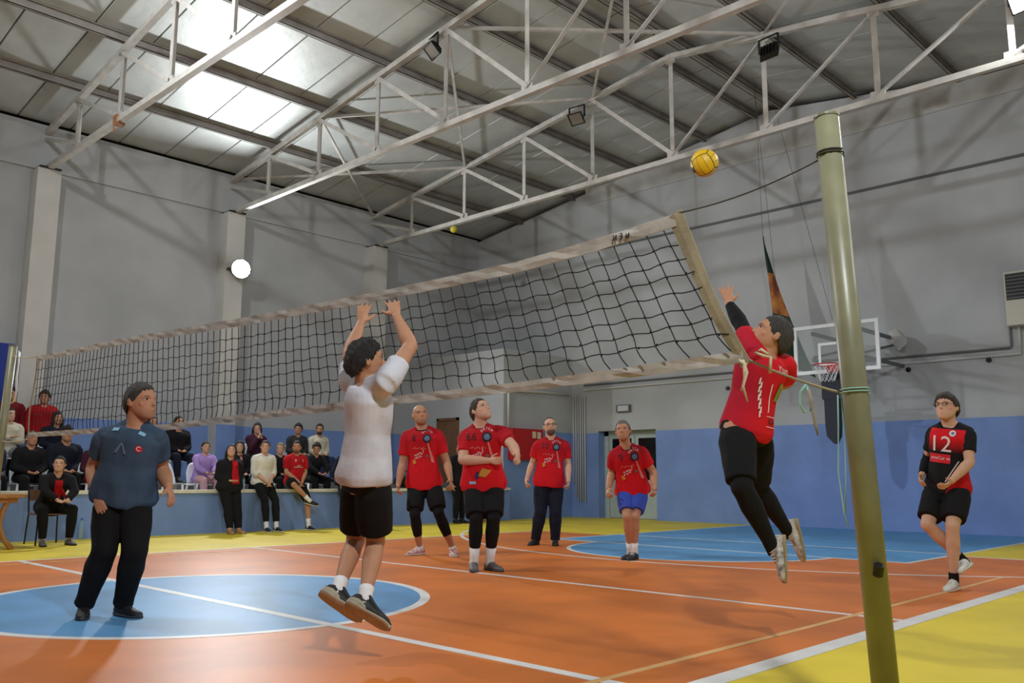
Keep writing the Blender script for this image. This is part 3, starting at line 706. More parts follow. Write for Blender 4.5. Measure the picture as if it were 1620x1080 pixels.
def person(label, J, H, look, o):
    """o: options dict; builds person > body, hair, shirt, trousers, socks, shoes"""
    lod = o.get('lod', 0); vb = o.get('vox', (.0076, .0135)[lod]); vc = (.0095, .014)[lod]; seed = o.get('seed', abs(hash(label)) % 1000 if False else sum(map(ord, label)) % 997)
    J = dict(J)
    for k in 'RL': J['sh'+k] = tuple(V(*J['sh'+k]) - UP*.012*H)
    wq = min(1., o.get('wid', 1.))
    for k in 'RL': J['hp'+k] = tuple(V(*J['pel'])+(V(*J['hp'+k])-V(*J['pel']))*wq)
    g = frame(J, H); J = g.J; wid = o.get('wid', 1.); belly = o.get('belly', 0.)
    base = (float(J['pel'][0]), float(J['pel'][1]), float(o.get('floor', 0.)))
    root = thing('person', label, 'person', base, group=o.get('group'))
    hh = .133*H*o.get('hs', 1.05 if lod == 0 else 1.04); hc = J['hd']; f = nrm(V(*look)); u0 = nrm(nrm(hc-J['nk'])*.5+UP*.5); r_ = nrm(np.cross(f, u0)); u = np.cross(r_, f)
    b = MB()
    torso(b, g, H, wid*.95, -.006, belly=belly*.9)
    nb = J['nk'] - g.up*.03*H; nt_ = hc - u*hh*.22 - f*hh*.10
    b.tube([nb, (nb+nt_)/2 + g.fwd*.004, nt_], [.046*H*wid**.5, .036*H*wid**.5, .036*H*wid**.5], 14)
    head(b, hc, f, r_, u, hh)
    aw = o.get('arm', 1.)
    UA = [(0,.036*H*aw),(.18,.037*H*aw),(.45,.031*H*aw),(.75,.0265*H*aw),(1,.025*H*aw)]; FA = [(0,.025*H*aw),(.22,.0275*H*aw),(.5,.024*H*aw),(.85,.0172*H*aw),(1,.0165*H*aw)]
    lw = o.get('leg', 1.)
    TH = [(0,.054*H*lw),(.25,.054*H*lw),(.6,.044*H*lw),(.9,.035*H*lw),(1,.034*H*lw)]; SH = [(0,.034*H*lw),(.12,.032*H*lw),(.32,.0345*H*lw),(.6,.027*H*lw),(.88,.0205*H*lw),(1,.021*H*lw)]
    for i, k in enumerate('RL'):
        p, s, ff = g.at(.90); sg = 1 if k == 'R' else -1
        p2, s, ff = g.at(.955); b.tube([p2 + s*sg*.015*H, (p2+s*sg*.02*H)*.5+J['sh'+k]*.5-g.up*.004*H, J['sh'+k], J['sh'+k]+(J['el'+k]-J['sh'+k])*.15], [.036*H, .037*H, .036*H*aw, .036*H*aw], 14)
        limb(b, J['sh'+k], J['el'+k], UA); limb(b, J['el'+k], J['wr'+k], FA)
        b.sphere(J['el'+k], .0255*H*aw, 10, 8)
        limb(b, J['hp'+k], J['kn'+k], TH, 16); limb(b, J['kn'+k], J['an'+k], SH, 14); b.sphere(J['kn'+k], .0345*H*lw, 12, 8); b.sphere(J['hp'+k], .053*H*lw, 12, 8)
        b.tube([J['an'+k], J['an'+k]+nrm(J['an'+k]-J['kn'+k])*.02], [.021*H*lw,.021*H*lw], 12)
        tv = o.get('thumb'+k, g.fwd); hand(b, J['wr'+k], J['ti'+k], V(*tv) if not callable(tv) else tv, sg, H, o.get('curl'+k, o.get('curl', .3)), o.get('spread'+k, .1))
    me = voxel(b, vb, 2 if lod == 0 else 2, .4)
    vs = verts(me); hl = np.stack([(vs-hc)@r_, (vs-hc)@f, (vs-hc)@u], 1)/hh
    at = me.attributes.new('hl', 'FLOAT_VECTOR', 'POINT'); at.data.foreach_set('vector', hl.astype(np.float32).ravel())
    setverts(me, vs - V(*base))
    tone = o.get('tone', 'tan'); hcol = o.get('hair', 'black')
    link('body', me, skin(tone, hcol, o.get('beard', 0.)), root, True)
    st = o.get('style', 'short')
    if st != 'none':
        hm = hair_mesh(hc, f, r_, u, hh, st, seed).build('hair', hairm(hcol), root, True)
    def fold(me2, amp, sc_=1.):
        vs = verts(me2); nr_ = normals(me2); dv = vs-J['pel']; al = dv@g.up; vq = dv - np.outer(al, g.up)*.62; setverts(me2, vs + nr_*(fbm(vq*sc_, seed)*amp)[:, None])
    # ---- upper garment
    sl = o.get('sleeve', .62); ad = o.get('loose', .014); t_h = o.get('hem', -.10)
    s_ = MB(); torso(s_, g, H, wid, ad, t_h, .99, belly, flare=o.get('flare', .13))
    for k in 'RL':
        sg = 1 if k == 'R' else -1; p, s, ff = g.at(.90)
        p2, s, ff = g.at(.95); s_.tube([p2 + s*sg*.02*H, (p2+s*sg*.02*H)*.5+J['sh'+k]*.5-g.up*.004*H, J['sh'+k], J['sh'+k]+(J['el'+k]-J['sh'+k])*.15], [.037*H+.006, .038*H+ad*.35, .037*H*aw+ad*.5, .037*H*aw+ad*.7], 14)
        sleeve = o.get('sleeve'+k, sl); ea = min(1., sleeve); lo_ = o.get('sloose', .008+ad*.42)
        limb(s_, J['sh'+k], J['el'+k], [(t, r2_+lo_*(1+.5*t*(sleeve < 1))) for t, r2_ in UA], 14, 0, ea)
        if sleeve > 1:
            s_.sphere(J['el'+k], .026*H*aw+lo_, 10, 8); limb(s_, J['el'+k], J['wr'+k], [(t, r2_+lo_*.9) for t, r2_ in FA], 14, 0, sleeve-1)
    sme = voxel(s_, vc, 4, .5); fold(sme, o.get('fold', .012))
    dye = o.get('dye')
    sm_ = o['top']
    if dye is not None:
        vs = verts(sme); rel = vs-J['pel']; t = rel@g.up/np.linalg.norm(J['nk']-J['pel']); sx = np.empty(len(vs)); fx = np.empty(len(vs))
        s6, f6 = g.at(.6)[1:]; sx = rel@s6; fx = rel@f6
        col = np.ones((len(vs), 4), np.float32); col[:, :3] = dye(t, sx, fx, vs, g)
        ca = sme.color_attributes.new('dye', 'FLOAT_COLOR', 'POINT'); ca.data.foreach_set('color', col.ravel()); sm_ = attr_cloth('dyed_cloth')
    dm = sme.copy() if o.get('decals') else None
    setverts(sme, verts(sme)-V(*base)); so = link(o.get('topname', 'shirt'), sme, sm_, root, True)
    if o.get('decals'): decal(dm, root, so, g, H, o['decals']); bpy.data.meshes.remove(dm)
    if o.get('collar') is not None:
        p = J['nk'] + g.up*.002*H + g.fwd*.004; pts = []
        s9 = g.at(.9)[1]; f9 = g.at(.9)[2]
        for a in np.linspace(0, 2*math.pi, 25): pts.append(p + s9*.047*H*wid**.5*math.cos(a) + f9*(.050*H*math.sin(a)+.004) - g.up*(.018*H*max(0, math.sin(a))))
        MB().tube(pts, .0075, 6).build('collar', o['collar'], so, True)
    # ---- lower garment
    if o.get('pants'):
        pl = o.get('plen', 1.95); pa = o.get('ploose', .016); q = MB(); torso(q, g, H, wid*.99, .010+pa*.3, -.17, o.get('waist', .17), belly*.6)
        for k in 'RL':
            q.sphere(J['hp'+k], (.054*H*lw+pa*.3)*wq, 12, 8); e = min(1., pl)
            limb(q, J['hp'+k], J['kn'+k], [(t, r2_*(1 if t else .86)+pa*(min(1, .1+1.8*t)+.35*t*(pl < 1))) for t, r2_ in TH], 16, 0, e)
            if pl > 1:
                q.sphere(J['kn'+k], .0345*H*lw+pa, 12, 8); limb(q, J['kn'+k], J['an'+k], [(t, r2_+pa*(1+.25*t)) for t, r2_ in SH], 14, 0, min(1.08, pl-1))
        qm = voxel(q, vc, 2, .4); fold(qm, o.get('pfold', .007)); setverts(qm, verts(qm)-V(*base)); po = link(o.get('pname', 'trousers'), qm, o['pants'], root, True)
    for k in 'RL':
        if o.get('leggings'):
            q = MB(); a0, a1 = o.get('lrange', (.6, 1.7)); lf = .006
            limb(q, J['hp'+k], J['kn'+k], [(t, r2_+lf) for t, r2_ in TH], 16, a0, 1); q.sphere(J['kn'+k], .0345*H*lw+lf, 12, 8); limb(q, J['kn'+k], J['an'+k], [(t, r2_+lf) for t, r2_ in SH], 14, 0, a1-1)
            qm = voxel(q, .010, 3, .5); setverts(qm, verts(qm)-V(*base)); link('legging', qm, o['leggings'], root, True)
        if o.get('socks'):
            q = MB(); limb(q, J['kn'+k], J['an'+k], [(t, r2_+.006) for t, r2_ in SH], 14, o.get('sock0', .74), 1.1); q.build('sock', o['socks'], root, True)
        if o.get('shoes'): 
            grd = o.get('ground'+k, o.get('floor', 0.))
            fd = o.get('foot'+k); tt = J['an'+k]+V(*fd) if fd is not None else J['to'+k]
            shoe(root, J['an'+k], tt, o.get('fup'+k, nrm(J['kn'+k]-J['an'+k])), H, o['shoes'], o.get('sole', M_white), grd, o.get('lace'), 1., fd, o.get('tongue'), o.get('heel'))
        if o.get('armsleeve') == k:
            q = MB(); a0 = o.get('as0', .3); limb(q, J['sh'+k], J['el'+k], [(t, r2_+.005) for t, r2_ in UA], 14, a0, 1); q.sphere(J['el'+k], .0265*H*aw+.004, 12, 8); limb(q, J['el'+k], J['wr'+k], [(t, r2_+.005) for t, r2_ in FA], 14, 0, o.get('as1', .85))
            qm = voxel(q, .008, 2, .5); setverts(qm, verts(qm)-V(*base)); link('arm_sleeve', qm, cloth('black', (20,20,22)), root, True)
    if o.get('specs'):
        q = MB()
        for s in (-1, 1):
            c = hc + (r_*s*.155 + f*.475 + u*.04)*hh; pts = [c + (r_*.10*math.cos(a) + u*.07*math.sin(a))*hh for a in np.linspace(0, 2*math.pi, 17)]
            q.tube(pts, .0022, 6); q.tube([c+r_*s*.10*hh, hc+(r_*s*.35+f*.38+u*.05)*hh, hc+(r_*s*.37-f*.04+u*.05)*hh], .002, 6)
        q.tube([hc+(r_*-.06+f*.48+u*.055)*hh, hc+(r_*.06+f*.48+u*.055)*hh], .002, 6); q.build('glasses', M_blackm, root)
    if o.get('wrist'): 
        k = o['wrist']; a = J['wr'+k]; d = nrm(J['el'+k]-a); MB().tube([a+d*.025, a+d*.045], [.0215*H/1.75*1.4]*2, 14).build('wrist_band', M_black, root, True)
    return root, g

K_black = cloth('black', (20,20,22)); K_navy = cloth('navy', (26,30,44)); K_dgrey = cloth('dark_grey', (52,52,56)); K_blk2 = cloth('black_jacket', (26,25,28)); K_cream = cloth('cream', (206,200,180)); K_white = cloth('white_tee', (204,205,216)); K_offw = cloth('off_white', (220,216,204))
K_red = cloth('red', (196,24,34), col2=(160,16,28)); K_dred = cloth('dark_red', (110,20,28)); K_redj = cloth('red_jacket', (168,20,30)); K_steel = cloth('steel_blue', (66,86,108), col2=(56,74,94)); K_purple = cloth('lilac', (170,140,206)); K_pink = cloth('pink', (214,170,178)); K_blueS = cloth('royal_blue', (58,80,176)); K_gry = cloth('grey_trousers', (132,134,140)); K_sock = cloth('sock_white', (232,230,230)); K_jean = cloth('dark_jeans', (38,44,70)); K_plum = cloth('plum', (62,26,44)); K_collar = cloth('collar_dark', (52,14,22)); K_brownshoe = cloth('tan_shoe', (170,120,70)); K_grey = cloth('sock_grey', (96,96,100))
S_blk = mat('shoe_black', srgb(28,28,30), .6, bump=.2, bscale=60); S_white = mat('shoe_white', srgb(214,212,206), .55, var=.15, vscale=18, bump=.2, bscale=50); S_grey = mat('shoe_grey', srgb(92,90,94), .6, var=.2, vscale=25); S_beige = mat('shoe_beige', srgb(168,158,138), .6, var=.15, vscale=20); S_solew = mat('sole_white', srgb(206,202,192), .6); S_soleg = mat('sole_gum', srgb(150,132,96), .6); S_mix = mat('shoe_white_grey', srgb(206,202,190), .55, col2=srgb(110,100,96), vscale=26); S_wred = mat('shoe_white_red', srgb(214,206,204), .55, col2=srgb(170,60,60), vscale=18)
I_black = mat('print_black', srgb(22,20,24), .8); I_white = mat('print_white', srgb(226,214,214), .8); I_blue = mat('print_blue', srgb(96,120,160), .8); I_pink = mat('print_pink', srgb(214,120,110), .8); I_gold = mat('print_gold', srgb(196,140,50), .8); I_green = mat('print_green', srgb(110,150,40), .8); I_red = mat('print_red', srgb(206,24,40), .8); I_grey = mat('print_grey', srgb(120,96,104), .8); I_cyan = mat('print_highlight_cyan', srgb(140,190,220), .8); I_navy = mat('print_navy', srgb(44,40,80), .8)

def jersey(num, variant=0):
    """prints of the red team shirt: number, crest with arched lettering, flight trail, small flecks"""
    d = [('number_print', I_black, ptext(num, .12), .83, -.095, 'F')] if num else []
    d += [('crest', I_black, pdisc(.055), .82, .075, 'F'), ('crest_centre', I_blue, pdisc(.035), .822, .075, 'F'), ('crest_ring', I_grey, pring(.021, .027), .824, .075, 'F')]
    for i, ch in enumerate('ORTCA'):
        a = math.radians(132-21*i); d.append(('crest_letter', I_white, ptext(ch, .034), .82+.084*math.sin(a)/.6, .075+.082*math.cos(a), 'F'))
    d.append(('trail_print', I_pink, pquad([(-.008,0),(.008,0),(.075,-.26),(.035,-.25)], 10), .74, .085, 'F'))
    rs = np.random.RandomState(3+variant)
    for i in range(9):
        x = -.12+.02*i+.012*rs.rand(); y = -.01+.012*math.sin(i*2.1); d.append(('fleck_print', I_pink, pquad([(0,0),(.012,.006),(.016,-.006),(.004,-.012)], 1), .66+y, x, 'F'))
    for i in range(12):
        x = -.02-.016*(i % 6)+.01*rs.rand(); y = -.06-.022*(i//2)+.012*rs.rand(); d.append(('fleck_print', I_white, pquad([(0,0),(.006,.004),(.020,-.016),(.012,-.020)], 1), .62+y/.56*.5, x, 'F'))
    d.append(('swoosh_print', I_white, pring(.05, .056, 10, -1.2, .5), .60, -.03, 'F'))
    d.append(('emblem_print', I_gold, pquad([(-.02,.0),(.012,.02),(.03,-.03),(-.008,-.05)], 3), .42, -.10, 'F'))
    d.append(('emblem_print', I_grey, pdisc(.02), .50, .07, 'F'))
    return d
def red_dye(t, sx, fx, vs, g):
    n = fbm(vs*.6, 5); a = np.array(srgb(206,22,34)); b_ = np.array(srgb(140,14,30)); k = np.clip((t-.45)*1.6 + n*.5, 0, 1)[:, None]*.7
    return a*(1-k)+b_*k
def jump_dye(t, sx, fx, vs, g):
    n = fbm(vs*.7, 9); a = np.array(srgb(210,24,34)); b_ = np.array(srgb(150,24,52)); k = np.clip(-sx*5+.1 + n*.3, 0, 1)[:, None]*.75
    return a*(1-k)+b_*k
def p12_dye(t, sx, fx, vs, g):
    red = np.array(srgb(214,24,34)); blk = np.array(srgb(24,22,26))
    k = np.clip((t-.56)/.22, 0, 1)
    col = blk[None]*(1-k[:, None]) + red[None]*k[:, None]
    arm = (np.abs(sx) > .150) & (t > .5); yoke = (t > .93)
    side = (t < .42) & (-sx > .02 + (t+.1)*.22) & (t < .5)
    col[side] = np.array(srgb(190,16,30)); col[arm | yoke] = blk; return col

# ---- the eight on the court
def fixfeet(J, z=.09, which='RL'):
    J = dict(J)
    for k in which:
        a = J['an'+k]; t = J['to'+k]; J['an'+k] = (a[0], a[1], z); J['to'+k] = (t[0], t[1], 0.)
    return J
POSES = {
 'man': {'pel':(4.92,-0.88,0.85), 'nk':(5.04,-0.87,1.36), 'hd':(5.08,-0.87,1.52), 'shR':(4.88,-1.01,1.29), 'shL':(5.13,-0.77,1.28), 'hpR':(4.85,-0.94,0.85), 'hpL':(4.98,-0.81,0.84), 'elR':(4.71,-1.03,1.04), 'wrR':(4.91,-1.07,0.86), 'tiR':(5.02,-1.06,0.72), 'knR':(5.00,-1.02,0.47), 'anR':(4.79,-1.05,0.13), 'toR':(5.00,-1.14,0.05), 'elL':(5.01,-0.65,1.03), 'wrL':(5.25,-0.70,0.91), 'tiL':(5.36,-0.70,0.77), 'knL':(5.14,-0.87,0.47), 'anL':(4.94,-0.84,0.13), 'toL':(5.17,-0.79,0.05)},
 'blocker': {'pel':(7.20,-0.42,1.00), 'nk':(7.27,-0.47,1.54), 'hd':(7.27,-0.49,1.66), 'shR':(7.45,-0.48,1.54), 'shL':(7.09,-0.46,1.57), 'hpR':(7.29,-0.42,1.00), 'hpL':(7.11,-0.41,1.00), 'elR':(7.41,-0.27,1.76), 'wrR':(7.24,-0.25,1.97), 'tiR':(7.13,-0.21,2.12), 'knR':(7.16,-0.30,0.61), 'anR':(7.35,-0.51,0.31), 'toR':(7.34,-0.38,0.09), 'elL':(6.89,-0.34,1.76), 'wrL':(6.81,-0.20,1.98), 'tiL':(6.78,-0.15,2.15), 'knL':(6.99,-0.32,0.61), 'anL':(7.19,-0.58,0.35), 'toL':(7.23,-0.50,0.11)},
 'p6': {'pel':(2.54,3.98,0.93), 'nk':(2.59,3.89,1.63), 'hd':(2.59,3.85,1.79), 'shR':(2.44,3.77,1.54), 'shL':(2.72,4.03,1.56), 'hpR':(2.46,3.92,0.93), 'hpL':(2.61,4.05,0.93), 'elR':(2.41,3.72,1.16), 'wrR':(2.45,3.62,0.88), 'tiR':(2.56,3.54,0.74), 'knR':(2.62,3.77,0.52), 'anR':(2.50,3.96,0.12), 'toR':(2.51,3.71,0.02), 'elL':(2.81,4.13,1.18), 'wrL':(2.98,4.05,0.95), 'tiL':(3.09,3.96,0.81), 'knL':(2.84,3.98,0.54), 'anL':(2.92,4.16,0.14), 'toL':(3.13,4.02,0.01)},
 'p66': {'pel':(4.36,3.29,0.93), 'nk':(4.40,3.20,1.56), 'hd':(4.42,3.18,1.72), 'shR':(4.28,3.10,1.46), 'shL':(4.56,3.36,1.50), 'hpR':(4.29,3.23,0.93), 'hpL':(4.43,3.36,0.93), 'elR':(4.36,2.98,1.18), 'wrR':(4.57,3.19,1.17), 'tiR':(4.76,3.17,1.17), 'knR':(4.49,3.07,0.55), 'anR':(4.41,3.12,0.12), 'toR':(4.59,2.95,0.01), 'elL':(4.82,3.29,1.33), 'wrL':(5.03,3.14,1.21), 'tiL':(5.17,3.02,1.15), 'knL':(4.62,3.20,0.56), 'anL':(4.50,3.27,0.13), 'toL':(4.75,3.24,0.03)},
 'glasses': {'pel':(2.54,6.42,0.95), 'nk':(2.63,6.38,1.58), 'hd':(2.64,6.34,1.75), 'shR':(2.49,6.25,1.50), 'shL':(2.77,6.52,1.50), 'hpR':(2.47,6.35,0.95), 'hpL':(2.61,6.49,0.95), 'elR':(2.37,6.24,1.20), 'wrR':(2.37,6.11,0.94), 'tiR':(2.48,6.00,0.83), 'knR':(2.50,6.28,0.50), 'anR':(2.35,6.34,0.09), 'toR':(2.42,6.09,0.01), 'elL':(2.81,6.56,1.18), 'wrL':(2.91,6.44,0.93), 'tiL':(3.00,6.33,0.80), 'knL':(2.67,6.43,0.50), 'anL':(2.59,6.51,0.07), 'toL':(2.76,6.32,-0.01)},
 'blueshorts': {'pel':(4.73,5.55,0.85), 'nk':(4.80,5.33,1.39), 'hd':(4.79,5.29,1.57), 'shR':(4.69,5.25,1.30), 'shL':(4.93,5.47,1.33), 'hpR':(4.66,5.49,0.85), 'hpL':(4.80,5.62,0.85), 'elR':(4.55,5.37,1.06), 'wrR':(4.61,5.21,0.85), 'tiR':(4.70,5.08,0.75), 'knR':(4.84,5.29,0.52), 'anR':(4.75,5.46,0.15), 'toR':(4.79,5.23,0.05), 'elL':(5.02,5.59,1.07), 'wrL':(5.13,5.46,0.85), 'tiL':(5.21,5.34,0.74), 'knL':(4.89,5.37,0.52), 'anL':(4.81,5.46,0.11), 'toL':(4.87,5.25,-0.01)},
 'jumper': {'pel':(8.58,1.56,1.31), 'nk':(8.72,1.60,1.79), 'hd':(8.76,1.62,1.90), 'shR':(8.76,1.76,1.75), 'shL':(8.71,1.47,1.78), 'hpR':(8.60,1.66,1.30), 'hpL':(8.56,1.47,1.31), 'elR':(8.65,2.03,1.65), 'wrR':(8.44,2.21,1.64), 'tiR':(8.30,2.32,1.71), 'knR':(8.48,1.87,0.94), 'anR':(8.53,2.17,0.64), 'toR':(8.52,2.33,0.43), 'elL':(8.54,1.63,2.00), 'wrL':(8.38,1.75,2.19), 'tiL':(8.32,1.81,2.36), 'knL':(8.69,1.30,0.94), 'anL':(8.75,1.53,0.58), 'toL':(8.83,1.39,0.38)},
 'p12': {'pel':(8.55,5.35,0.93), 'nk':(8.63,5.30,1.51), 'hd':(8.62,5.26,1.66), 'shR':(8.48,5.30,1.45), 'shL':(8.76,5.32,1.44), 'hpR':(8.46,5.35,0.93), 'hpL':(8.65,5.36,0.93), 'elR':(8.36,5.43,1.19), 'wrR':(8.37,5.21,1.03), 'tiR':(8.39,5.06,0.91), 'knR':(8.44,5.08,0.58), 'anR':(8.66,5.28,0.26), 'toR':(8.70,5.03,0.17), 'elL':(8.80,5.22,1.15), 'wrL':(8.68,5.04,0.97), 'tiL':(8.64,4.87,0.89), 'knL':(8.65,5.10,0.57), 'anL':(8.62,5.13,0.14), 'toL':(8.62,4.89,0.06)},
}
def W(a, b, c=0.): return RTH*a + TCH*b + UP*c      # a: to the picture's right, b: towards the viewer, c: up
P_ = POSES
person('stocky grey-haired man in a blue-grey T-shirt and black trousers watching at left', fixfeet(P_['man']), 1.76, W(.92,.38,.06), dict(tone='tan', hair='dkgrey', style='short', beard=.25, top=K_steel, topname='t_shirt', wid=1.22, belly=.28, arm=1.22, leg=1.05, sleeve=.62, hem=-.12, pants=K_black, plen=2.02, ploose=.026, shoes=S_blk, sole=mat('sole_dark', srgb(60,60,62), .7), curl=.35, curlR=.14, thumbR=W(.9,.3,0), hs=1.10,
    decals=[('emblem_print', I_red, pdisc(.026), .72, .105, 'F'), ('emblem_print', I_white, pring(.011, .017, 12, .6, 5.6), .724, .105, 'F'), ('shoulder_print', I_cyan, pquad([(0,0),(.05,-.012),(.05,-.03),(0,-.02)], 2), .95, .07, 'F'), ('shoulder_print', I_cyan, pquad([(0,-.01),(.05,0),(.05,-.02),(0,-.03)], 2), .95, -.12, 'F'), ('letter_print', mat('print_faint', srgb(92,112,132), .8), pquad([(-.04,-.03),(.0,.05),(.012,.05),(-.02,-.03)], 2), .68, -.02, 'F'), ('letter_print', MATS['print_faint'], pquad([(0,.05),(.012,.05),(.05,-.03),(.03,-.03)], 2), .68, -.02, 'F')]))  # cyan shoulder quads: light-blue panels with their highlight painted into the colour
person('young man in a white T-shirt jumping to block at the net with both arms raised', P_['blocker'], 1.78, W(.86,-.42,.20), dict(tone='tan', hair='black', style='thick', beard=.35, top=K_white, topname='t_shirt', wid=.84, loose=.018, flare=.10, hem=-.09, sleeve=.55, fold=.014, pants=K_black, sloose=.012, pname='shorts', plen=.84, ploose=.030, waist=.20, shoes=S_blk, sole=S_beige, heel=S_beige, lace=S_blk, tongue=S_blk, leg=.95, socks=K_sock, sock0=.80, footR=W(.86,.12,-.44), footL=W(.84,.06,-.5), hs=.99, groundR=None, groundL=None, thumbR=-RTH, thumbL=RTH, curl=.14, spreadR=.25, spreadL=.25))
jo = dict(tone='tan', wid=1.1, top=K_red, topname='jersey', dye=red_dye, collar=K_collar, loose=.018, sleeve=.68, hem=-.12, flare=.20)
person('shaven-headed player in red jersey number 6, black shorts and leggings', fixfeet(P_['p6']), 1.91, W(.25,.9,.16), dict(jo, hair='dkgrey', style='none', beard=.3, pants=K_black, pname='shorts', plen=.86, ploose=.028, leggings=K_black, lrange=(.5,1.62), shoes=S_wred, sole=S_solew, socks=K_sock, sock0=.93, decals=jersey('6'), curl=.55, arm=1.08))
person('heavy player in red jersey number 66 looking up with one forearm across his belly', fixfeet(P_['p66']), 1.86, W(.62,.6,.42), dict(jo, tone='fair', hair='brown', style='short', beard=.1, wid=1.2, belly=.3, arm=1.15, leg=1.12, pants=K_black, pname='shorts', plen=.92, ploose=.03, leggings=K_black, lrange=(.6,1.66), shoes=S_grey, sole=mat('sole_dark', srgb(60,60,62), .7), socks=K_sock, sock0=.66, decals=jersey('66', 1) + [('emblem_print', I_gold, pquad([(-.06,-.03),(-.01,.05),(.09,.02),(.02,-.05)], 4), .22, .02, 'F'), ('emblem_print', I_navy, pquad([(-.05,-.04),(-.02,.03),(.02,.0),(-.01,-.06)], 3), .21, -.03, 'F'), ('emblem_print', I_cyan, pquad([(-.035,-.015),(-.035,.015),(.035,.015),(.035,-.015)], 3), .06, -.10, 'F')], curl=.5, thumbR=UP, wrist='R'))
person('bearded player with glasses in red jersey and long black trousers', fixfeet(P_['glasses']), 1.88, W(.08,1,.16), dict(jo, tone='fair', hair='black', style='balding', beard=.85, wid=1.14, belly=.15, pants=K_navy, plen=2.02, ploose=.026, shoes=S_blk, sole=M_black, specs=True, decals=jersey('10', 2), curl=.75, leg=1.08))
person('grey-haired player in red jersey and royal blue shorts, leaning forward', fixfeet(P_['blueshorts']), 1.78, W(-.25,.95,.15), dict(jo, hair='grey', style='short', beard=.15, pants=K_blueS, pname='shorts', plen=.80, ploose=.026, hem=-.06, shoes=S_blk, sole=S_blk, lace=S_solew, socks=K_sock, sock0=.72, decals=jersey('9', 3), curl=.7, arm=1.1))
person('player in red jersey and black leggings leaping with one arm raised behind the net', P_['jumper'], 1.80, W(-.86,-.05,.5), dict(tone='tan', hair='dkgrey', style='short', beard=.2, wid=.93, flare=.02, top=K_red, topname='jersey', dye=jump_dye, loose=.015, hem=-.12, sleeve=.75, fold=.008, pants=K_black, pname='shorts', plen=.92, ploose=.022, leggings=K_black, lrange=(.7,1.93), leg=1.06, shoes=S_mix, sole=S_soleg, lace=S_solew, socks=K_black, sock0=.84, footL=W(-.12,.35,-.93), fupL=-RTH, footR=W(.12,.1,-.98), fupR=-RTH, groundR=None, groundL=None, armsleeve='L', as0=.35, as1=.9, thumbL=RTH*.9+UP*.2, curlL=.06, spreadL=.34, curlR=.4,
    decals=[('boxed_letters', I_black, ptext('KA', .055), .16, .06, 'B'), ('boxed_letters_frame', I_white, pquad([(-.055,.034),(.055,.034),(.055,.030),(-.055,.030)], 2), .16, .06, 'B'), ('boxed_letters_frame', I_white, pquad([(-.055,-.03),(.055,-.03),(.055,-.034),(-.055,-.034)], 2), .16, .06, 'B'),
            ('emblem_print', I_green, pquad([(-.035,-.06),(-.01,.06),(.02,.06),(-.005,-.06)], 4), .55, .075, 'B'), ('emblem_print', I_gold, pring(.04, .06, 10, -1., 1.2), .55, .06, 'B'), ('shoulder_letters', I_white, ptext('Ytum', .055), .84, .055, 'B')] +
           [('fleck_print', I_white, pquad([(0,0),(.008,.01),(.014,-.03),(.004,-.04)], 1), .66-.05*i, -.115+.006*i+.01*(i % 2), 'B') for i in range(9)] + [('fleck_print', I_white, pquad([(0,0),(.008,.01),(.010,-.02),(.002,-.03)], 1), .62-.06*i, -.02+.004*i, 'B') for i in range(6)]))
person('young player with glasses in black and red jersey number 12 walking at right', dict(fixfeet(P_['p12'], .09, 'L')), 1.82, W(-.72,.62,.20), dict(tone='fair', hair='brown', style='thick', top=K_black, topname='jersey', dye=p12_dye, loose=.016, sleeve=.66, hem=-.10, pants=K_black, pname='shorts', plen=.84, ploose=.03, shoes=S_white, sole=S_solew, lace=S_white, socks=K_black, sock0=.86, groundR=None, specs=True, armsleeve='R', as0=.8, as1=.92, curl=.5,
    decals=[('number_print', I_white, ptext('12', .21), .68, -.045, 'F'), ('emblem_print', I_white, pdisc(.028), .87, .055, 'F'), ('emblem_print', I_blue, pdisc(.014), .874, .057, 'F'), ('sponsor_print', I_red, pquad([(-.10,-.042),(-.10,.042),(.09,.042),(.09,-.042)], 8), .46, -.04, 'F'), ('sponsor_letters', I_white, ptext('amaCar et', .042), .465, -.04, 'F'), ('piping_print', I_white, pquad([(-.005,0),(.005,0),(.105,.20),(.095,.20)], 8), .10, .02, 'F')]))

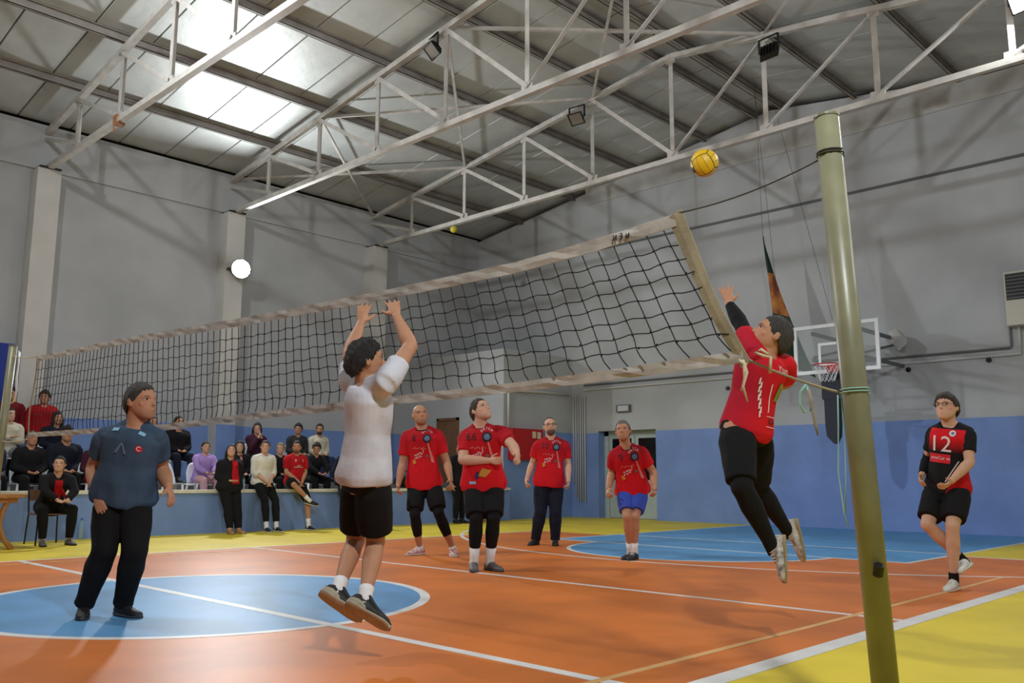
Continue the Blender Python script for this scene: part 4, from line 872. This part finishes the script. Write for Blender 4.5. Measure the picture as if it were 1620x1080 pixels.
# ---- spectators: pose builders in a local frame (x right, y forward) turned by yaw
def place(Jl, x, y, z, yaw):
    c, s = math.cos(yaw), math.sin(yaw); return {k: (x + v[0]*c - v[1]*s, y + v[0]*s + v[1]*c, z + v[2]) for k, v in Jl.items()}
def sit(H, seat=.43, lean=.05, arms='lap', knee=.06, tuck=0., feet=None):
    hz = seat+.085; nk = (0, lean, hz+.30*H); sw, hw = .108*H, .052*H
    j = {'pel': (0,0,hz), 'nk': nk, 'hd': (0, lean+.035, nk[2]+.092*H)}
    for k, s in (('R', 1), ('L', -1)):
        j['sh'+k] = (s*sw, lean, nk[2]-.03*H); j['hp'+k] = (s*hw, 0, hz)
        kz = max(.25, .285*H*.97); j['kn'+k] = (s*(hw+knee), .242*H, hz+.0 if kz > hz else hz-.02); fz = .09
        ky = j['kn'+k][1]; dz = j['kn'+k][2]-fz; L = .24*H; hy = math.sqrt(max(0, L*L-dz*dz)) if dz < L else 0
        j['an'+k] = (s*(hw+knee*.8), ky+hy*.8+tuck, fz); j['to'+k] = (s*(hw+knee*1.1), ky+hy*.8+tuck+.15*H, .02)
        if arms == 'lap':
            j['el'+k] = (s*(sw+.05), lean+.02, nk[2]-.195*H); j['wr'+k] = (s*.05, lean+.02+.13*H, hz+.10); j['ti'+k] = (-s*.03, lean+.13*H+.08, hz+.07)
        elif arms == 'cross':
            j['el'+k] = (s*(sw+.03), lean+.07, nk[2]-.19*H); j['wr'+k] = (-s*.02, lean+.19+.02*s, nk[2]-.15*H+.02*s); j['ti'+k] = (-s*.14, lean+.15, nk[2]-.15*H+.03*s)
        elif arms == 'knees':
            j['el'+k] = (s*(sw+.03), lean+.14*H*.6, nk[2]-.15*H); j['wr'+k] = (s*.07, lean+.17*H, hz+.12); j['ti'+k] = (-s*.0, lean+.17*H+.10, hz+.08)
        elif arms == 'chin':
            j['el'+k] = (s*(sw-.01), lean+.10, nk[2]-.185*H); j['wr'+k] = (s*.03, lean+.17, nk[2]-.03*H); j['ti'+k] = (s*.0, lean+.14, nk[2]+.03)
    return j
def stand(H, lean=0., arms='down', hipy=0., feety=0., sp=0.):
    hz = .52*H if feety == 0 else math.sqrt((.48*H)**2-feety**2)+.08; j = {'pel': (0,hipy,hz), 'nk': (0,hipy+lean,hz+.30*H), 'hd': (0,hipy+lean+.03,hz+.392*H)}; sw, hw = .108*H, .052*H; nk = j['nk']
    for k, s in (('R', 1), ('L', -1)):
        j['sh'+k] = (s*sw, nk[1], nk[2]-.03*H); j['hp'+k] = (s*hw, hipy, hz); j['an'+k] = (s*(hw+sp), hipy+feety, .09); j['kn'+k] = (s*(hw+sp*.5), hipy+feety*.5+.03, hz*.53); j['to'+k] = (s*(hw+sp+.04), hipy+feety+.15*H, .02)
        if arms == 'down': j['el'+k] = (s*(sw+.05), nk[1]-.02, nk[2]-.20*H); j['wr'+k] = (s*(sw+.05), nk[1]+.05, nk[2]-.35*H); j['ti'+k] = (s*(sw+.04), nk[1]+.08, nk[2]-.455*H)
        elif arms == 'pockets': j['el'+k] = (s*(sw+.09), nk[1]-.06, nk[2]-.19*H); j['wr'+k] = (s*(sw+.015), nk[1]+.06, nk[2]-.32*H); j['ti'+k] = (s*(sw-.02), nk[1]+.09, nk[2]-.42*H)
        elif arms == 'belly': j['el'+k] = (s*(sw+.05), nk[1]+.0, nk[2]-.195*H); j['wr'+k] = (s*.08, nk[1]+.17, nk[2]-.235*H); j['ti'+k] = (-s*.06, nk[1]+.19, nk[2]-.25*H)
        elif arms == 'clasp': j['el'+k] = (s*(sw+.03), nk[1]+.03, nk[2]-.195*H); j['wr'+k] = (s*.04, nk[1]+.20, nk[2]-.30*H); j['ti'+k] = (-s*.02, nk[1]+.25, nk[2]-.37*H)
    return j
E_ = -math.pi/2     # facing across the court (+X)
GP = 'spectators in the stands'
def spec(label, J, H, look, **o):
    base = dict(lod=1, group=GP, tone='tan', hair='black', style='short', sleeve=1.92, loose=.024, hem=-.12, fold=.006, pants=K_black, plen=1.97, ploose=.018, shoes=S_blk, sole=M_black, curl=.4)
    base.update(o); return person(label, J, H, look, base)
XA, XB = -4.45, -5.85; ZA, ZB_ = .42, .87
seats = []
def row1(label, y, H, look=None, arms='lap', lean=.06, x=XA, seat=.43, yaw=E_, **o):
    seats.append((x, y, ZA, yaw)); return spec(label, place(sit(H, seat, lean, arms), x, y, ZA, yaw), H, look if look is not None else W(.3,.9,.0), floor=ZA, **o)
def row2(label, y, H, look=None, arms='lap', lean=.06, x=XB, seat=.43, yaw=E_, **o):
    seats.append((x, y, ZB_, yaw)); return spec(label, place(sit(H, seat, lean, arms), x, y, ZB_, yaw), H, look if look is not None else W(.3,.9,.0), floor=ZB_, **o)
row1('seated spectator in navy half hidden behind the left net post', .75, 1.7, top=K_jean, topname='jacket')
row1('balding man in a black zipped jacket seated behind the girl on the chair', 1.38, 1.68, W(.75,.6,-.05), hair='grey', style='balding', top=K_blk2, topname='jacket', wid=1.1)
row1('spectator in a navy coat seated between the balding man and the red-haired woman', 1.98, 1.86, W(.6,.75,0), x=-4.62, seat=.46, top=K_navy, topname='coat', style='thick', wid=1.1)
row1('red-haired woman in a dark maroon top seated behind the man in blue-grey', 2.32, 1.58, W(.5,.8,0), x=-4.1, hair='red', style='long', tone='fair', top=K_plum, topname='jacket', pants=K_red)
row2('spectator in a cream jacket with arms folded beside the left net post', 1.42, 1.7, W(.85,.5,0), arms='cross', top=K_cream, topname='jacket', tone='fair', pants=K_gry)
row2('long-haired spectator in a dark coat beside the standing red jacket', 2.22, 1.64, W(.75,.6,0), style='long', top=K_navy, topname='coat')
spec('standing spectator in a dark red top behind the white ribbons', place(stand(1.76), -6.5, 1.62, ZB_, E_), 1.76, W(.3,.9,0), floor=ZB_, top=K_dred, topname='jacket', style='thick')
spec('standing person in a bright red jacket with brown hair seen through the net', place(stand(1.73, arms='pockets'), -6.5, 2.2, ZB_, E_), 1.73, W(.35,.9,0), floor=ZB_, hair='brown', style='curly', top=K_redj, topname='jacket', wid=1.25, loose=.035)
row2('spectator in grey trousers seated right of the man in blue-grey', 3.98, 1.66, W(.7,.6,0), top=K_dgrey, topname='jacket', pants=K_gry)
row2('broad man in a black jacket seated behind the empty white chair', 4.52, 1.72, W(.7,.6,.1), top=K_blk2, topname='jacket', wid=1.3, loose=.04, pants=K_navy)
row1('girl in a lilac padded jacket with pink trousers', 4.42, 1.52, W(.6,.75,0), tone='fair', style='bun', hair='brown', top=K_purple, topname='padded_jacket', loose=.032, pants=K_pink, arms='knees')
row1('long-haired woman in an open black coat seated behind the woman in red', 5.12, 1.60, W(.25,.95,0), style='long', top=K_blk2, topname='coat', tone='fair', decals=[('neck_print', mat('print_pinkish', srgb(190,130,120), .8), pquad([(-.03,.1),(.03,.1),(.012,-.12),(-.012,-.12)], 5), .84, 0, 'F')])
row2('curly-haired woman in a dark coat resting her chin on her hands', 6.28, 1.62, W(.25,.95,-.1), arms='chin', style='long', top=K_plum, topname='coat', tone='fair')
row1('fair-haired child behind the seated red jersey', 6.02, 1.56, W(.1,1,0), hair='blond', style='short', tone='fair', top=K_black, topname='jacket')
row2('man in a dark grey jacket and dark hood in the upper row', 7.3, 1.68, W(.1,1,0), top=K_dgrey, topname='jacket', style='thick')
row2('bearded man in a cream jacket at the end of the upper row', 7.86, 1.72, W(.25,.95,0), beard=.9, hair='black', style='short', top=K_cream, topname='jacket', pants=K_jean, wid=1.1)
row1('man in a black coat seated below the two upper-row men', 6.82, 1.62, W(.2,.95,-.2), style='thick', top=K_blk2, topname='coat', arms='knees', lean=.14)
# on and by the parapet
spec('woman in a black cardigan over a red T-shirt leaning on the parapet', place(stand(1.60, -.02, 'belly', 0, .24), -3.12, 4.28, 0, E_), 1.60, W(.25,.95,.25), tone='fair', style='long', hair='black', top=K_blk2, topname='cardigan', wid=1.22, belly=.2, loose=.03, hem=-.22, pants=K_black, ploose=.02, leg=1.15, shoes=K_brownshoe, sole=S_soleg, vox=.010,
     decals=[('shirt_front', K_red, pquad([(-.045,.02),(.05,.02),(.085,-.40),(-.06,-.40)], 14), .92, .012, 'F'), ('shirt_logo', I_black, pdisc(.018), .70, .045, 'F')])
def edge_sit(H, x, y, arms='clasp'):
    J = stand(H, .02, arms, 0, .0); d = .90-J['pel'][2]
    J = {k: (v[0], v[1], v[2]+d) if k[:2] in ('pe','nk','hd','sh','el','wr','ti','hp') else v for k, v in J.items()}
    for k, s in (('R', 1), ('L', -1)):
        J['kn'+k] = (s*.11, .31, .56); J['an'+k] = (s*.10, .40, .09); J['to'+k] = (s*.13, .66, .02)
    return place(J, x, y, 0, E_)
spec('young woman in an off-white sweater sitting on the parapet with hands clasped', edge_sit(1.62, -3.36, 5.06), 1.62, W(.3,.95,0), tone='fair', hair='brown', style='bun', top=K_offw, topname='sweater', sleeve=1.35, loose=.03, pants=K_black, ploose=.016, socks=K_sock, sock0=.78, plen=1.8, shoes=S_blk, sole=S_solew, vox=.010)
Jr = edge_sit(1.66, -3.36, 5.74, 'clasp')
for k_, v_ in {'knR': (-2.98,5.50,.84), 'anR': (-2.92,5.80,.56), 'toR': (-2.80,6.0,.46)}.items(): Jr[k_] = v_
spec('young man in a red jersey sitting on the parapet with one ankle over his knee', Jr, 1.66, W(.12,1,0), hair='black', style='short', beard=.7, top=K_red, topname='jersey', sleeve=.75, pants=K_black, pname='shorts', plen=.98, ploose=.02, socks=K_sock, sock0=.74, shoes=S_blk, sole=S_solew, vox=.010, groundR=None, collar=K_collar,
     decals=[('number_print', I_white, ptext('8', .07), .80, -.075, 'F'), ('emblem_print', I_white, pring(.014, .022, 12, .6, 5.6), .80, .085, 'F'), ('chest_letters', I_white, ptext('HERT', .034), .60, 0, 'F'), ('chest_letters', I_white, ptext('HASBERGE LE', .034), .545, 0, 'F')])
spec('man in a dark jacket and jeans standing by the parapet, hands in pockets', place(stand(1.70, 0, 'pockets', 0, .12), -3.08, 6.72, 0, E_+.25), 1.70, W(.5,.85,.05), hair='brown', style='short', beard=.2, top=K_navy, topname='jacket', wid=1.1, pants=K_jean, vox=.010)
spec('person in black standing at the far end of the parapet behind number 6', place(stand(1.78), -3.05, 9.72, 0, E_), 1.78, W(-.2,.9,0), top=K_blk2, topname='jacket', pants=K_black)
# the girl on the chair at the table
GX, GY = -2.55, 1.12
spec('girl in a black jacket over a red shirt sitting hunched on the slatted chair', place(dict(sit(1.60, .44, .26, 'knees', .12)), GX, GY, 0, E_), 1.60, W(.35,.92,.05), tone='fair', hair='black', style='bun', top=K_blk2, topname='jacket', loose=.03, vox=.010, shoes=S_grey, sole=M_black,
     decals=[('shirt_front', K_red, pquad([(-.05,.02),(.05,.02),(.075,-.30),(-.06,-.30)], 12), .90, 0, 'F')])

# ================================================================= chairs, table, small things
def plastic_chair():
    t = thing('plastic_chair', 'white plastic chair', 'chair', (0,0,0), group='white plastic chairs in the stands')
    # faces local +y; rounded seat and back shells
    def shell(fn, nu, nv, th, name):
        m_ = MB(); top = [[V(*fn(u, v)) for u in np.linspace(-1, 1, nu)] for v in np.linspace(0, 1, nv)]; off = V(0, 0, -th) if name == 'seat' else V(0, -th, 0)
        ring = lambda g_: [p for row in g_ for p in row]
        a = ring(top); b = [p+off for p in a]; n = len(a); fs = []
        for j in range(nv-1):
            for i in range(nu-1):
                q = (j*nu+i, j*nu+i+1, (j+1)*nu+i+1, (j+1)*nu+i); fs += [q, tuple(n+x for x in reversed(q))]
        bd = [i for i in range(nu)] + [j*nu+nu-1 for j in range(1, nv)] + [(nv-1)*nu+i for i in range(nu-2, -1, -1)] + [j*nu for j in range(nv-2, 0, -1)]
        for i in range(len(bd)): p, q = bd[i], bd[(i+1) % len(bd)]; fs.append((q, p, n+p, n+q))
        m_.add(a+b, fs); m_.build(name, M_white, t, True, True)
    shell(lambda u, v: (.22*u*(1-.12*v**3), -.20+.43*v, .43-.02*(1-u*u)+.02*v*v-.03*max(0, v-.85)*4), 9, 8, .012, 'seat')
    shell(lambda u, v: (.20*u*(1-.35*max(0, v-.55)**1.2*2*abs(u)), -.20-.10*v-.03*(1-u*u), .43+.40*v*(1-.12*u*u)), 9, 8, .012, 'backrest')
    for sx in (-1, 1):
        for y0, y1 in ((.19, .24), (-.19, -.27)):
            MB().tube([(sx*.19, y0, .42), (sx*.23, y1, 0)], [.022, .016], 8).build('leg', M_white, t, True, True)
    return t
pc = plastic_chair(); first = True
names = ['behind the left net post', 'under the balding man in black', 'under the spectator in the navy coat', 'under the red-haired woman', 'under the cream jacket by the left post', 'under the long-haired spectator by the red jacket', 'under the spectator in grey trousers', 'under the broad man in black', 'under the girl in lilac', 'under the long-haired woman in black', 'under the curly-haired woman', 'under the fair-haired child', 'under the man with the dark hood', 'under the bearded man in cream', 'under the man below the upper row']
seats.append((-4.22, 3.88, ZA, E_+.55)); names.append('standing empty behind the parapet beside the girl in lilac')
for i, (x, y, z, yw) in enumerate(seats):
    c = pc if first else copy_tree(pc); first = False
    d = V(-math.sin(yw), math.cos(yw), 0); off = .0 if i == len(seats)-1 else .03
    c.location = (x+d[0]*off, y+d[1]*off, z); c.rotation_euler = (0, 0, yw); c['label'] = 'white plastic chair ' + names[i]
# slatted chair
t = thing('slatted_chair', 'black metal chair with brown slatted seat under the girl', 'chair', (GX, GY, 0))
for k in range(7): MB().box((GX-.20+k*.062, GY-.21, .425), (GX-.155+k*.062, GY+.21, .445)).build('slat', M_brown, t)
for sx in (-.2, .22):
    for sy in (-.2, .2): MB().tube([(GX+sx, GY+sy, .43), (GX+sx*1.12, GY+sy*1.1, 0)], .012, 8).build('leg', M_blackm, t)
for sy in (-.2, .2): MB().tube([(GX-.2, GY+sy, .43), (GX-.30, GY+sy, .86)], .012, 8).build('back_post', M_blackm, t)
MB().tube([(GX-.30, GY-.2, .86), (GX-.30, GY+.2, .86)], .012, 8).build('back_rail', M_blackm, t); MB().box((GX-.30, GY-.19, .62), (GX-.275, GY+.19, .78)).build('backrest', M_brown, t)
# wooden table at the left edge
t = thing('wooden_table', 'wooden table with curved legs at the left edge', 'table', (-2.15, .05, 0))
MB().prism([(-2.55,-.75),(-1.72,-.75),(-1.70,-.7),(-1.70,.52),(-1.75,.56),(-2.52,.56),(-2.57,.5),(-2.57,-.7)], .69, .735).build('tabletop', M_wood, t)
MB().box((-2.48,-.66,.62), (-1.8,.47,.69)).build('apron', M_wood, t)
for x in (-2.45, -1.84):
    for y in (-.62, .40):
        s = 1 if y > 0 else -1
        MB().tube([(x, y-.04*s, .64), (x, y-.10*s, .5), (x, y-.12*s, .33), (x, y-.06*s, .15), (x, y+.06*s, 0)], [.04,.036,.034,.034,.04], 8).build('leg', M_wood, t, True)
M_thermo = mat('thermos_white', srgb(226,228,234), .4); M_tblue = mat('thermos_blue', srgb(50,70,190), .4); M_pet = mat('bottle_clear', srgb(150,184,206), .1, alpha=.55, spec=.6); M_capb = mat('bottle_cap_blue', srgb(60,110,190), .5)
t = thing('water_jug', 'white and blue jug on the wooden table', 'jug', (-1.82, .08, .735))
MB().lathe((-1.82,.08,.735), [(.055,0),(.065,.01),(.065,.09),(.06,.10)], 16).build('base_band', M_tblue, t, True); MB().lathe((-1.82,.08,.735), [(.06,.10),(.066,.12),(.06,.2),(.035,.235),(.03,.25)], 16).build('body', M_thermo, t, True); MB().lathe((-1.82,.08,.735), [(.032,.25),(.032,.28)], 12).build('lid', M_black, t)
def bottle(pos, label, h=.26):
    t = thing('water_bottle', label, 'bottle', pos); k = h/.26
    MB().lathe(pos, [(.028*k,0),(.034*k,.008*k),(.034*k,.15*k),(.03*k,.185*k),(.014*k,.22*k),(.013*k,.238*k)], 14).build('body', M_pet, t, True); MB().lathe(pos, [(.016*k,.236*k),(.016*k,h)], 12).build('cap', M_capb, t); return t
bottle((-1.90, .24, .735), 'clear water bottle on the wooden table'); bottle((-3.24, 1.86, 0), 'clear water bottle on the floor against the parapet', .33); bottle((-3.40, 4.70, .755), 'blue tinted water bottle on the parapet', .26)
t = thing('sports_bag', 'black sports bag resting on the parapet right of the blocker', 'bag', (-3.40, 8.55, .755))
bgm = MB(); bgm.loft([[V(-3.40+a*.16*k, 8.55+x, .755+.14+b*.13*k) for a, b in [(math.cos(q), math.sin(q)*.95) for q in np.linspace(0, 2*math.pi, 14, endpoint=False)]] for x, k in ((-.3,.55),(-.27,.9),(-.1,1.0),(.1,1.03),(.27,.9),(.3,.55))]); bgm.build('body', K_black, t, True)
MB().tube([V(-3.40,8.40,1.0), V(-3.38,8.44,1.12), V(-3.38,8.66,1.12), V(-3.40,8.70,1.0)], .012, 8).build('handle', K_black, t)
MB().box((-3.245,8.5,.86), (-3.235,8.56,.90)).build('logo_patch', M_white, t)
t = thing('cardboard_box', 'brown cardboard box on the floor by the corner block', 'box', (-3.1, 10.7, 0))
MB().box((-3.28, 10.5, 0), (-2.98, 10.9, .42)).build('carton', M_card, t)
for s in (-1, 1): MB().box((-3.28+.15*(s > 0), 10.5, .42), (-3.13+.15*(s > 0)-.004, 10.9, .425)).build('flap', M_card, t)
# cables and fittings on the corner block and end wall
t = thing('fire_cabinet', 'red fire hose cabinet on the side of the corner block', 'cabinet', (BX, 12.3, 1.4))
MB().box((BX+.006, 11.76, 1.42), (BX+.16, 12.86, 2.18)).build('body', M_red, t); o = MB().box((BX+.16, 11.79, 1.45), (BX+.17, 12.83, 2.15)).build('door', M_red, t)
MB().box((BX+.17, 12.45, 1.96), (BX+.174, 12.58, 2.12)).build('notice', M_paper, o); MB().box((BX+.17, 12.63, 1.95), (BX+.174, 12.76, 2.11)).build('notice', M_paper, o); MB().box((BX+.17, 12.5, 1.72), (BX+.19, 12.54, 1.82)).build('latch', M_blackm, o)
tag(MB().tube([(BX+.05, 11.72, 2.2), (BX+.05, 11.72, 3.0), (BX+.05, 11.80, 3.1), (BX+.05, 13.0, 3.14), (BX+.05, 14.0, 3.14)], .035, 8).build('water_pipe', M_pipe, None, True), 'white water pipe rising from the red cabinet and along the block', 'pipe')
for i in range(6):
    x = -3.44 + i*.075; zb = (.85, .55, .42, .40, .45, .38)[i]
    tag(MB().tube([(x, YE-.05, zb), (x, YE-.05, 3.16-.01*i)], .02 if i % 2 else .016, 8).build('riser_pipe', M_pipe, None, True), 'vertical riser pipe, %s from the corner beside the door' % ords[i], 'pipe', 'riser pipes left of the double door')
t = thing('exit_light', 'small grey emergency light box above the double door', 'light', (-1.85, YE-.05, 2.7))
MB().box((-2.04, YE-.07, 2.62), (-1.62, YE, 2.80)).build('case', M_dpipe, t); MB().box((-1.98, YE-.078, 2.645), (-1.66, YE-.07, 2.775)).build('diffuser', M_pipe, t)
t = thing('wall_conduit', 'long horizontal conduit along the end wall to the wall heater', 'pipe', (3, YE, 3.35))
MB().tube([(BX+.45, YE-.03, 3.37), (6.93, YE-.03, 3.37), (6.95, YE-.03, 3.4), (6.95, YE-.03, 4.2)], .022, 8).build('upper_run', M_dpipe, t); MB().tube([(BX+.45, YE-.03, 3.25), (7.1, YE-.03, 3.25), (7.1, YE-.03, 3.75)], .026, 8).build('lower_run', M_pipe, t)
k = 0
for x, z, lb in ((1.1, 3.02, 'behind the leaping player'), (5.1, 3.12, 'right of the net post'), (6.55, 3.18, 'below the wall heater')):
    tag(MB().lathe((x, YE-.0, z), [(.001,0)], 8) and MB().tube([(x, YE, z), (x, YE-.03, z)], [.05,.045], 12).build('wall_socket', M_blackm), 'small round black wall fitting ' + lb, 'fitting', 'round black wall fittings')
t = thing('wall_heater', 'beige wall heater with black louvred grille at the right edge', 'heater', (7.3, YE, 3.7))
MB().box((6.97, YE-.28, 3.74), (7.75, YE, 4.72)).build('case', mat('heater_beige', srgb(196,192,180), .5), t)
gr = MB().box((7.0, YE-.29, 4.2), (7.7, YE-.28, 4.68)).build('grille', M_black, t)
for i in range(7): MB().box((7.01, YE-.31, 4.22+i*.065), (7.69, YE-.285, 4.24+i*.065)).build('louvre', M_dpipe, gr)
# basketball backboard
t = thing('basketball_hoop', 'glass basketball backboard with white frame, red rim and net on the end wall', 'basketball hoop', (4.55, 12.15, 3.0))
bx0, bx1, by, bz0, bz1 = 3.74, 5.36, 12.12, 2.93, 3.85
M_bglass = mat('board_glass', srgb(190,200,200), .05, alpha=.18, spec=.6)
def rectframe(x0, x1, z0, z1, w_, y0, y1): return MB().box((x0,y0,z0),(x1,y1,z0+w_)).box((x0,y0,z1-w_),(x1,y1,z1)).box((x0,y0,z0+w_),(x0+w_,y1,z1-w_)).box((x1-w_,y0,z0+w_),(x1,y1,z1-w_))
rectframe(bx0, bx1, bz0, bz1, .065, by-.02, by+.02).build('frame', M_white, t); MB().box((bx0+.06, by-.006, bz0+.06), (bx1-.06, by+.006, bz1-.06)).build('glass_pane', M_bglass, t)
rectframe(4.22, 4.86, 3.07, 3.5, .05, by-.016, by-.006).build('target_square', M_white, t)
M_rim = mat('rim_red', srgb(196,44,40), .45); rc = V(4.54, by-.38, 3.04); pts = [rc+.225*V(math.cos(a), math.sin(a), 0) for a in np.linspace(0, 2*math.pi, 25)]
MB().tube(pts, .012, 8).build('rim', M_rim, t, True); MB().box((4.44, by-.17, 2.93), (4.64, by-.02, 3.06)).build('rim_bracket', M_rim, t)
q = MB()
for k in range(12):
    for s in (-1, 1):
        q.tube([rc + V(.225*math.cos(a)*1, .225*math.sin(a), 0) if i == 0 else rc + V(math.cos(a+s*i*.26)*(.225-.035*i), math.sin(a+s*i*.26)*(.225-.035*i), -.10*i) for i in range(4) for a in [2*math.pi*k/12]], .004, 4)
q.build('hoop_net', M_white, t)
arms = MB()
for x in (4.1, 5.0): arms.beam((x, by+.03, 3.2), (x, YE, 3.2), .06, .06).beam((x, by+.03, 3.7), (x, YE, 3.7), .06, .06).beam((x, by+.05, 3.25), (x, YE, 3.66), .04, .04)
arms.beam((4.1, 12.4, 3.2), (5.0, 12.4, 3.2), .05, .05); arms.build('wall_bracket', M_dpipe, t)
M_pad = mat('pad_black', srgb(40,44,56), .7, bump=.2, bscale=30)
t2 = thing('hanging_pad', 'dark fabric padding hanging below the backboard', 'padding', (4.35, 12.4, 1.66))
MB().loft([[V(4.33+sx*w_, 12.4+sy*.07, z) for sx, sy in ((-1,-1),(1,-1),(1,1),(-1,1))] for z, w_ in ((2.46,.17),(2.5,.185),(2.95,.18))]).build('upper_pad', M_pad, t2); MB().beam((4.24, 12.4, 2.93), (4.24, 12.4, 3.19), .03, .01).build('strap', M_pad, t2); MB().beam((4.42, 12.4, 2.93), (4.42, 12.4, 3.19), .03, .01).build('strap', M_pad, t2); MB().loft([[V(4.32+sx*w_+dx, 12.4+sy*.06, z) for sx, sy in ((-1,-1),(1,-1),(1,1),(-1,1))] for z, w_, dx in ((1.64,.02,.03),(1.78,.12,.0),(2.0,.14,-.0),(2.46,.14,0))]).build('lower_pad', M_pad, t2)
tag(MB().tube([(4.9, 13.95, 3.75), (5.05, 13.7, 3.72), (5.2, 13.55, 3.6)], [.12,.16,.13], 10).tube([(4.95,14.1,3.55),(5.15,13.6,3.5)], .05, 8).build('winch_unit', M_conc), 'grey winch unit on the wall right of the backboard', 'winch')
# hanging flag: green, orange and green folded into a long wedge, hung by its top corner
M_fg = mat('flag_green', srgb(34,58,44), .85, bump=.3, bscale=12); M_fo = mat('flag_orange', srgb(196,132,66), .85, col2=srgb(120,56,36), vscale=4, bump=.3, bscale=12)
t = thing('hanging_flag', 'green and orange flag hanging slack in front of the end wall', 'flag', (3.0, 12.8, 3.4))
def flagband(v0, v1, name, m):
    n = 10; nu = 9; rows = []
    for k in range(n+1):
        v = v0+(v1-v0)*k/n; z = 5.98-2.62*v; xl = 2.82+.20*v**1.1; wd = .02+1.0*max(0, v-.05)**1.15*.62+.22*v*v
        rows.append([V(xl+wd*u, 12.8+.06*math.sin(u*9+v*3)*min(1, v*3), z-.42*u*v*v) for u in np.linspace(0, 1, nu)])
    m_ = MB(); a = [p for r in rows for p in r]; b = [p+V(0,.008,0) for p in a]; N_ = len(a); fs = []
    for j in range(n):
        for i in range(nu-1):
            q_ = (j*nu+i, j*nu+i+1, (j+1)*nu+i+1, (j+1)*nu+i); fs += [q_, tuple(N_+x for x in reversed(q_))]
    m_.add(a+b, fs); m_.build(name, m, t, True)
flagband(.0, .30, 'green_band', M_fg); flagband(.30, .62, 'orange_band', M_fo); flagband(.62, 1.0, 'green_band', M_fg)
MB().tube([(2.82, 12.8, 5.98), (2.78, 12.8, 9.2)], .004, 5).build('hanging_string', M_dkrope, t); 
tag(MB().tube([(3.30, 12.5, 3.9), (3.0, 12.3, 9.22)], .004, 5).build('hanging_wire', M_dkrope), 'thin dark wire hanging from the roof left of the post top', 'wire'); tag(MB().tube([(4.35, 12.5, 4.0), (3.3, 12.3, 9.19)], .004, 5).build('hanging_wire', M_dkrope), 'thin dark wire slanting down beside the post top', 'wire')
# blue banner beyond the left post
tag(MB().box((-6.78, 1.15, 2.2), (-6.74, 1.70, 3.44)).build('wall_banner', mat('banner_blue', srgb(40,60,150), .8)), 'blue banner on the wall at the left edge behind the slanting post', 'banner')
# yellow ball stuck under the far truss
tag(MB().sphere((-3.89, 10.2, 6.90), .085, 16, 10).build('yellow_ball', mat('ball_yellow', srgb(206,190,60), .7), None, True), 'small yellow ball caught under the far truss', 'ball')
# volleyball in flight
BC = V(8.07, 2.0, 3.345); t = thing('volleyball', 'yellow and blue volleyball in the air left of the post top', 'ball', BC)
MB_y = mat('ball_panel_yellow', srgb(226,182,26), .45, var=.15, vscale=8); MB_b = mat('ball_panel_navy', srgb(34,30,58), .45); MB_w = mat('ball_panel_cream', srgb(206,180,130), .45); M_core = mat('ball_seam', srgb(60,50,30), .8)
MB().sphere(BC, .1015, 24, 16).build('core', M_core, t, True)
Rb = np.array(Matrix.Rotation(.6, 3, 'X') @ Matrix.Rotation(-.2, 3, 'Y') @ Matrix.Rotation(.35, 3, 'Z'))
def BALLC(fi, k): return MB_b if (fi == 1 and k == 1) else (MB_w if (fi == 1 or fi == 5) and k == 0 else (MB_b if fi == 2 and k == 2 else MB_y))
for fi, (ax, s) in enumerate(((0,1),(0,-1),(1,1),(1,-1),(2,1),(2,-1))):      # six faces of three strips
    for k in range(3):
        m_ = MB(); n = 8; grid = []
        for i in range(n+1):
            row = []
            for j in range(5):
                a = math.radians(-43.5+87*i/n); b_ = math.radians(-43.5+29*k+.8+(29-1.6)*j/4); p = V(1, math.tan(a), math.tan(b_)); p = nrm(p)*.105
                p = p*V(s, 1, 1); p = np.roll(p, ax) ; row.append(BC + Rb@p)
            grid.append(row)
        m_.add([p for r in grid for p in r], [(i*5+j, i*5+j+1, (i+1)*5+j+1, (i+1)*5+j) for i in range(n) for j in range(4)])
        m_.build('panel', BALLC(fi, k), t, True)
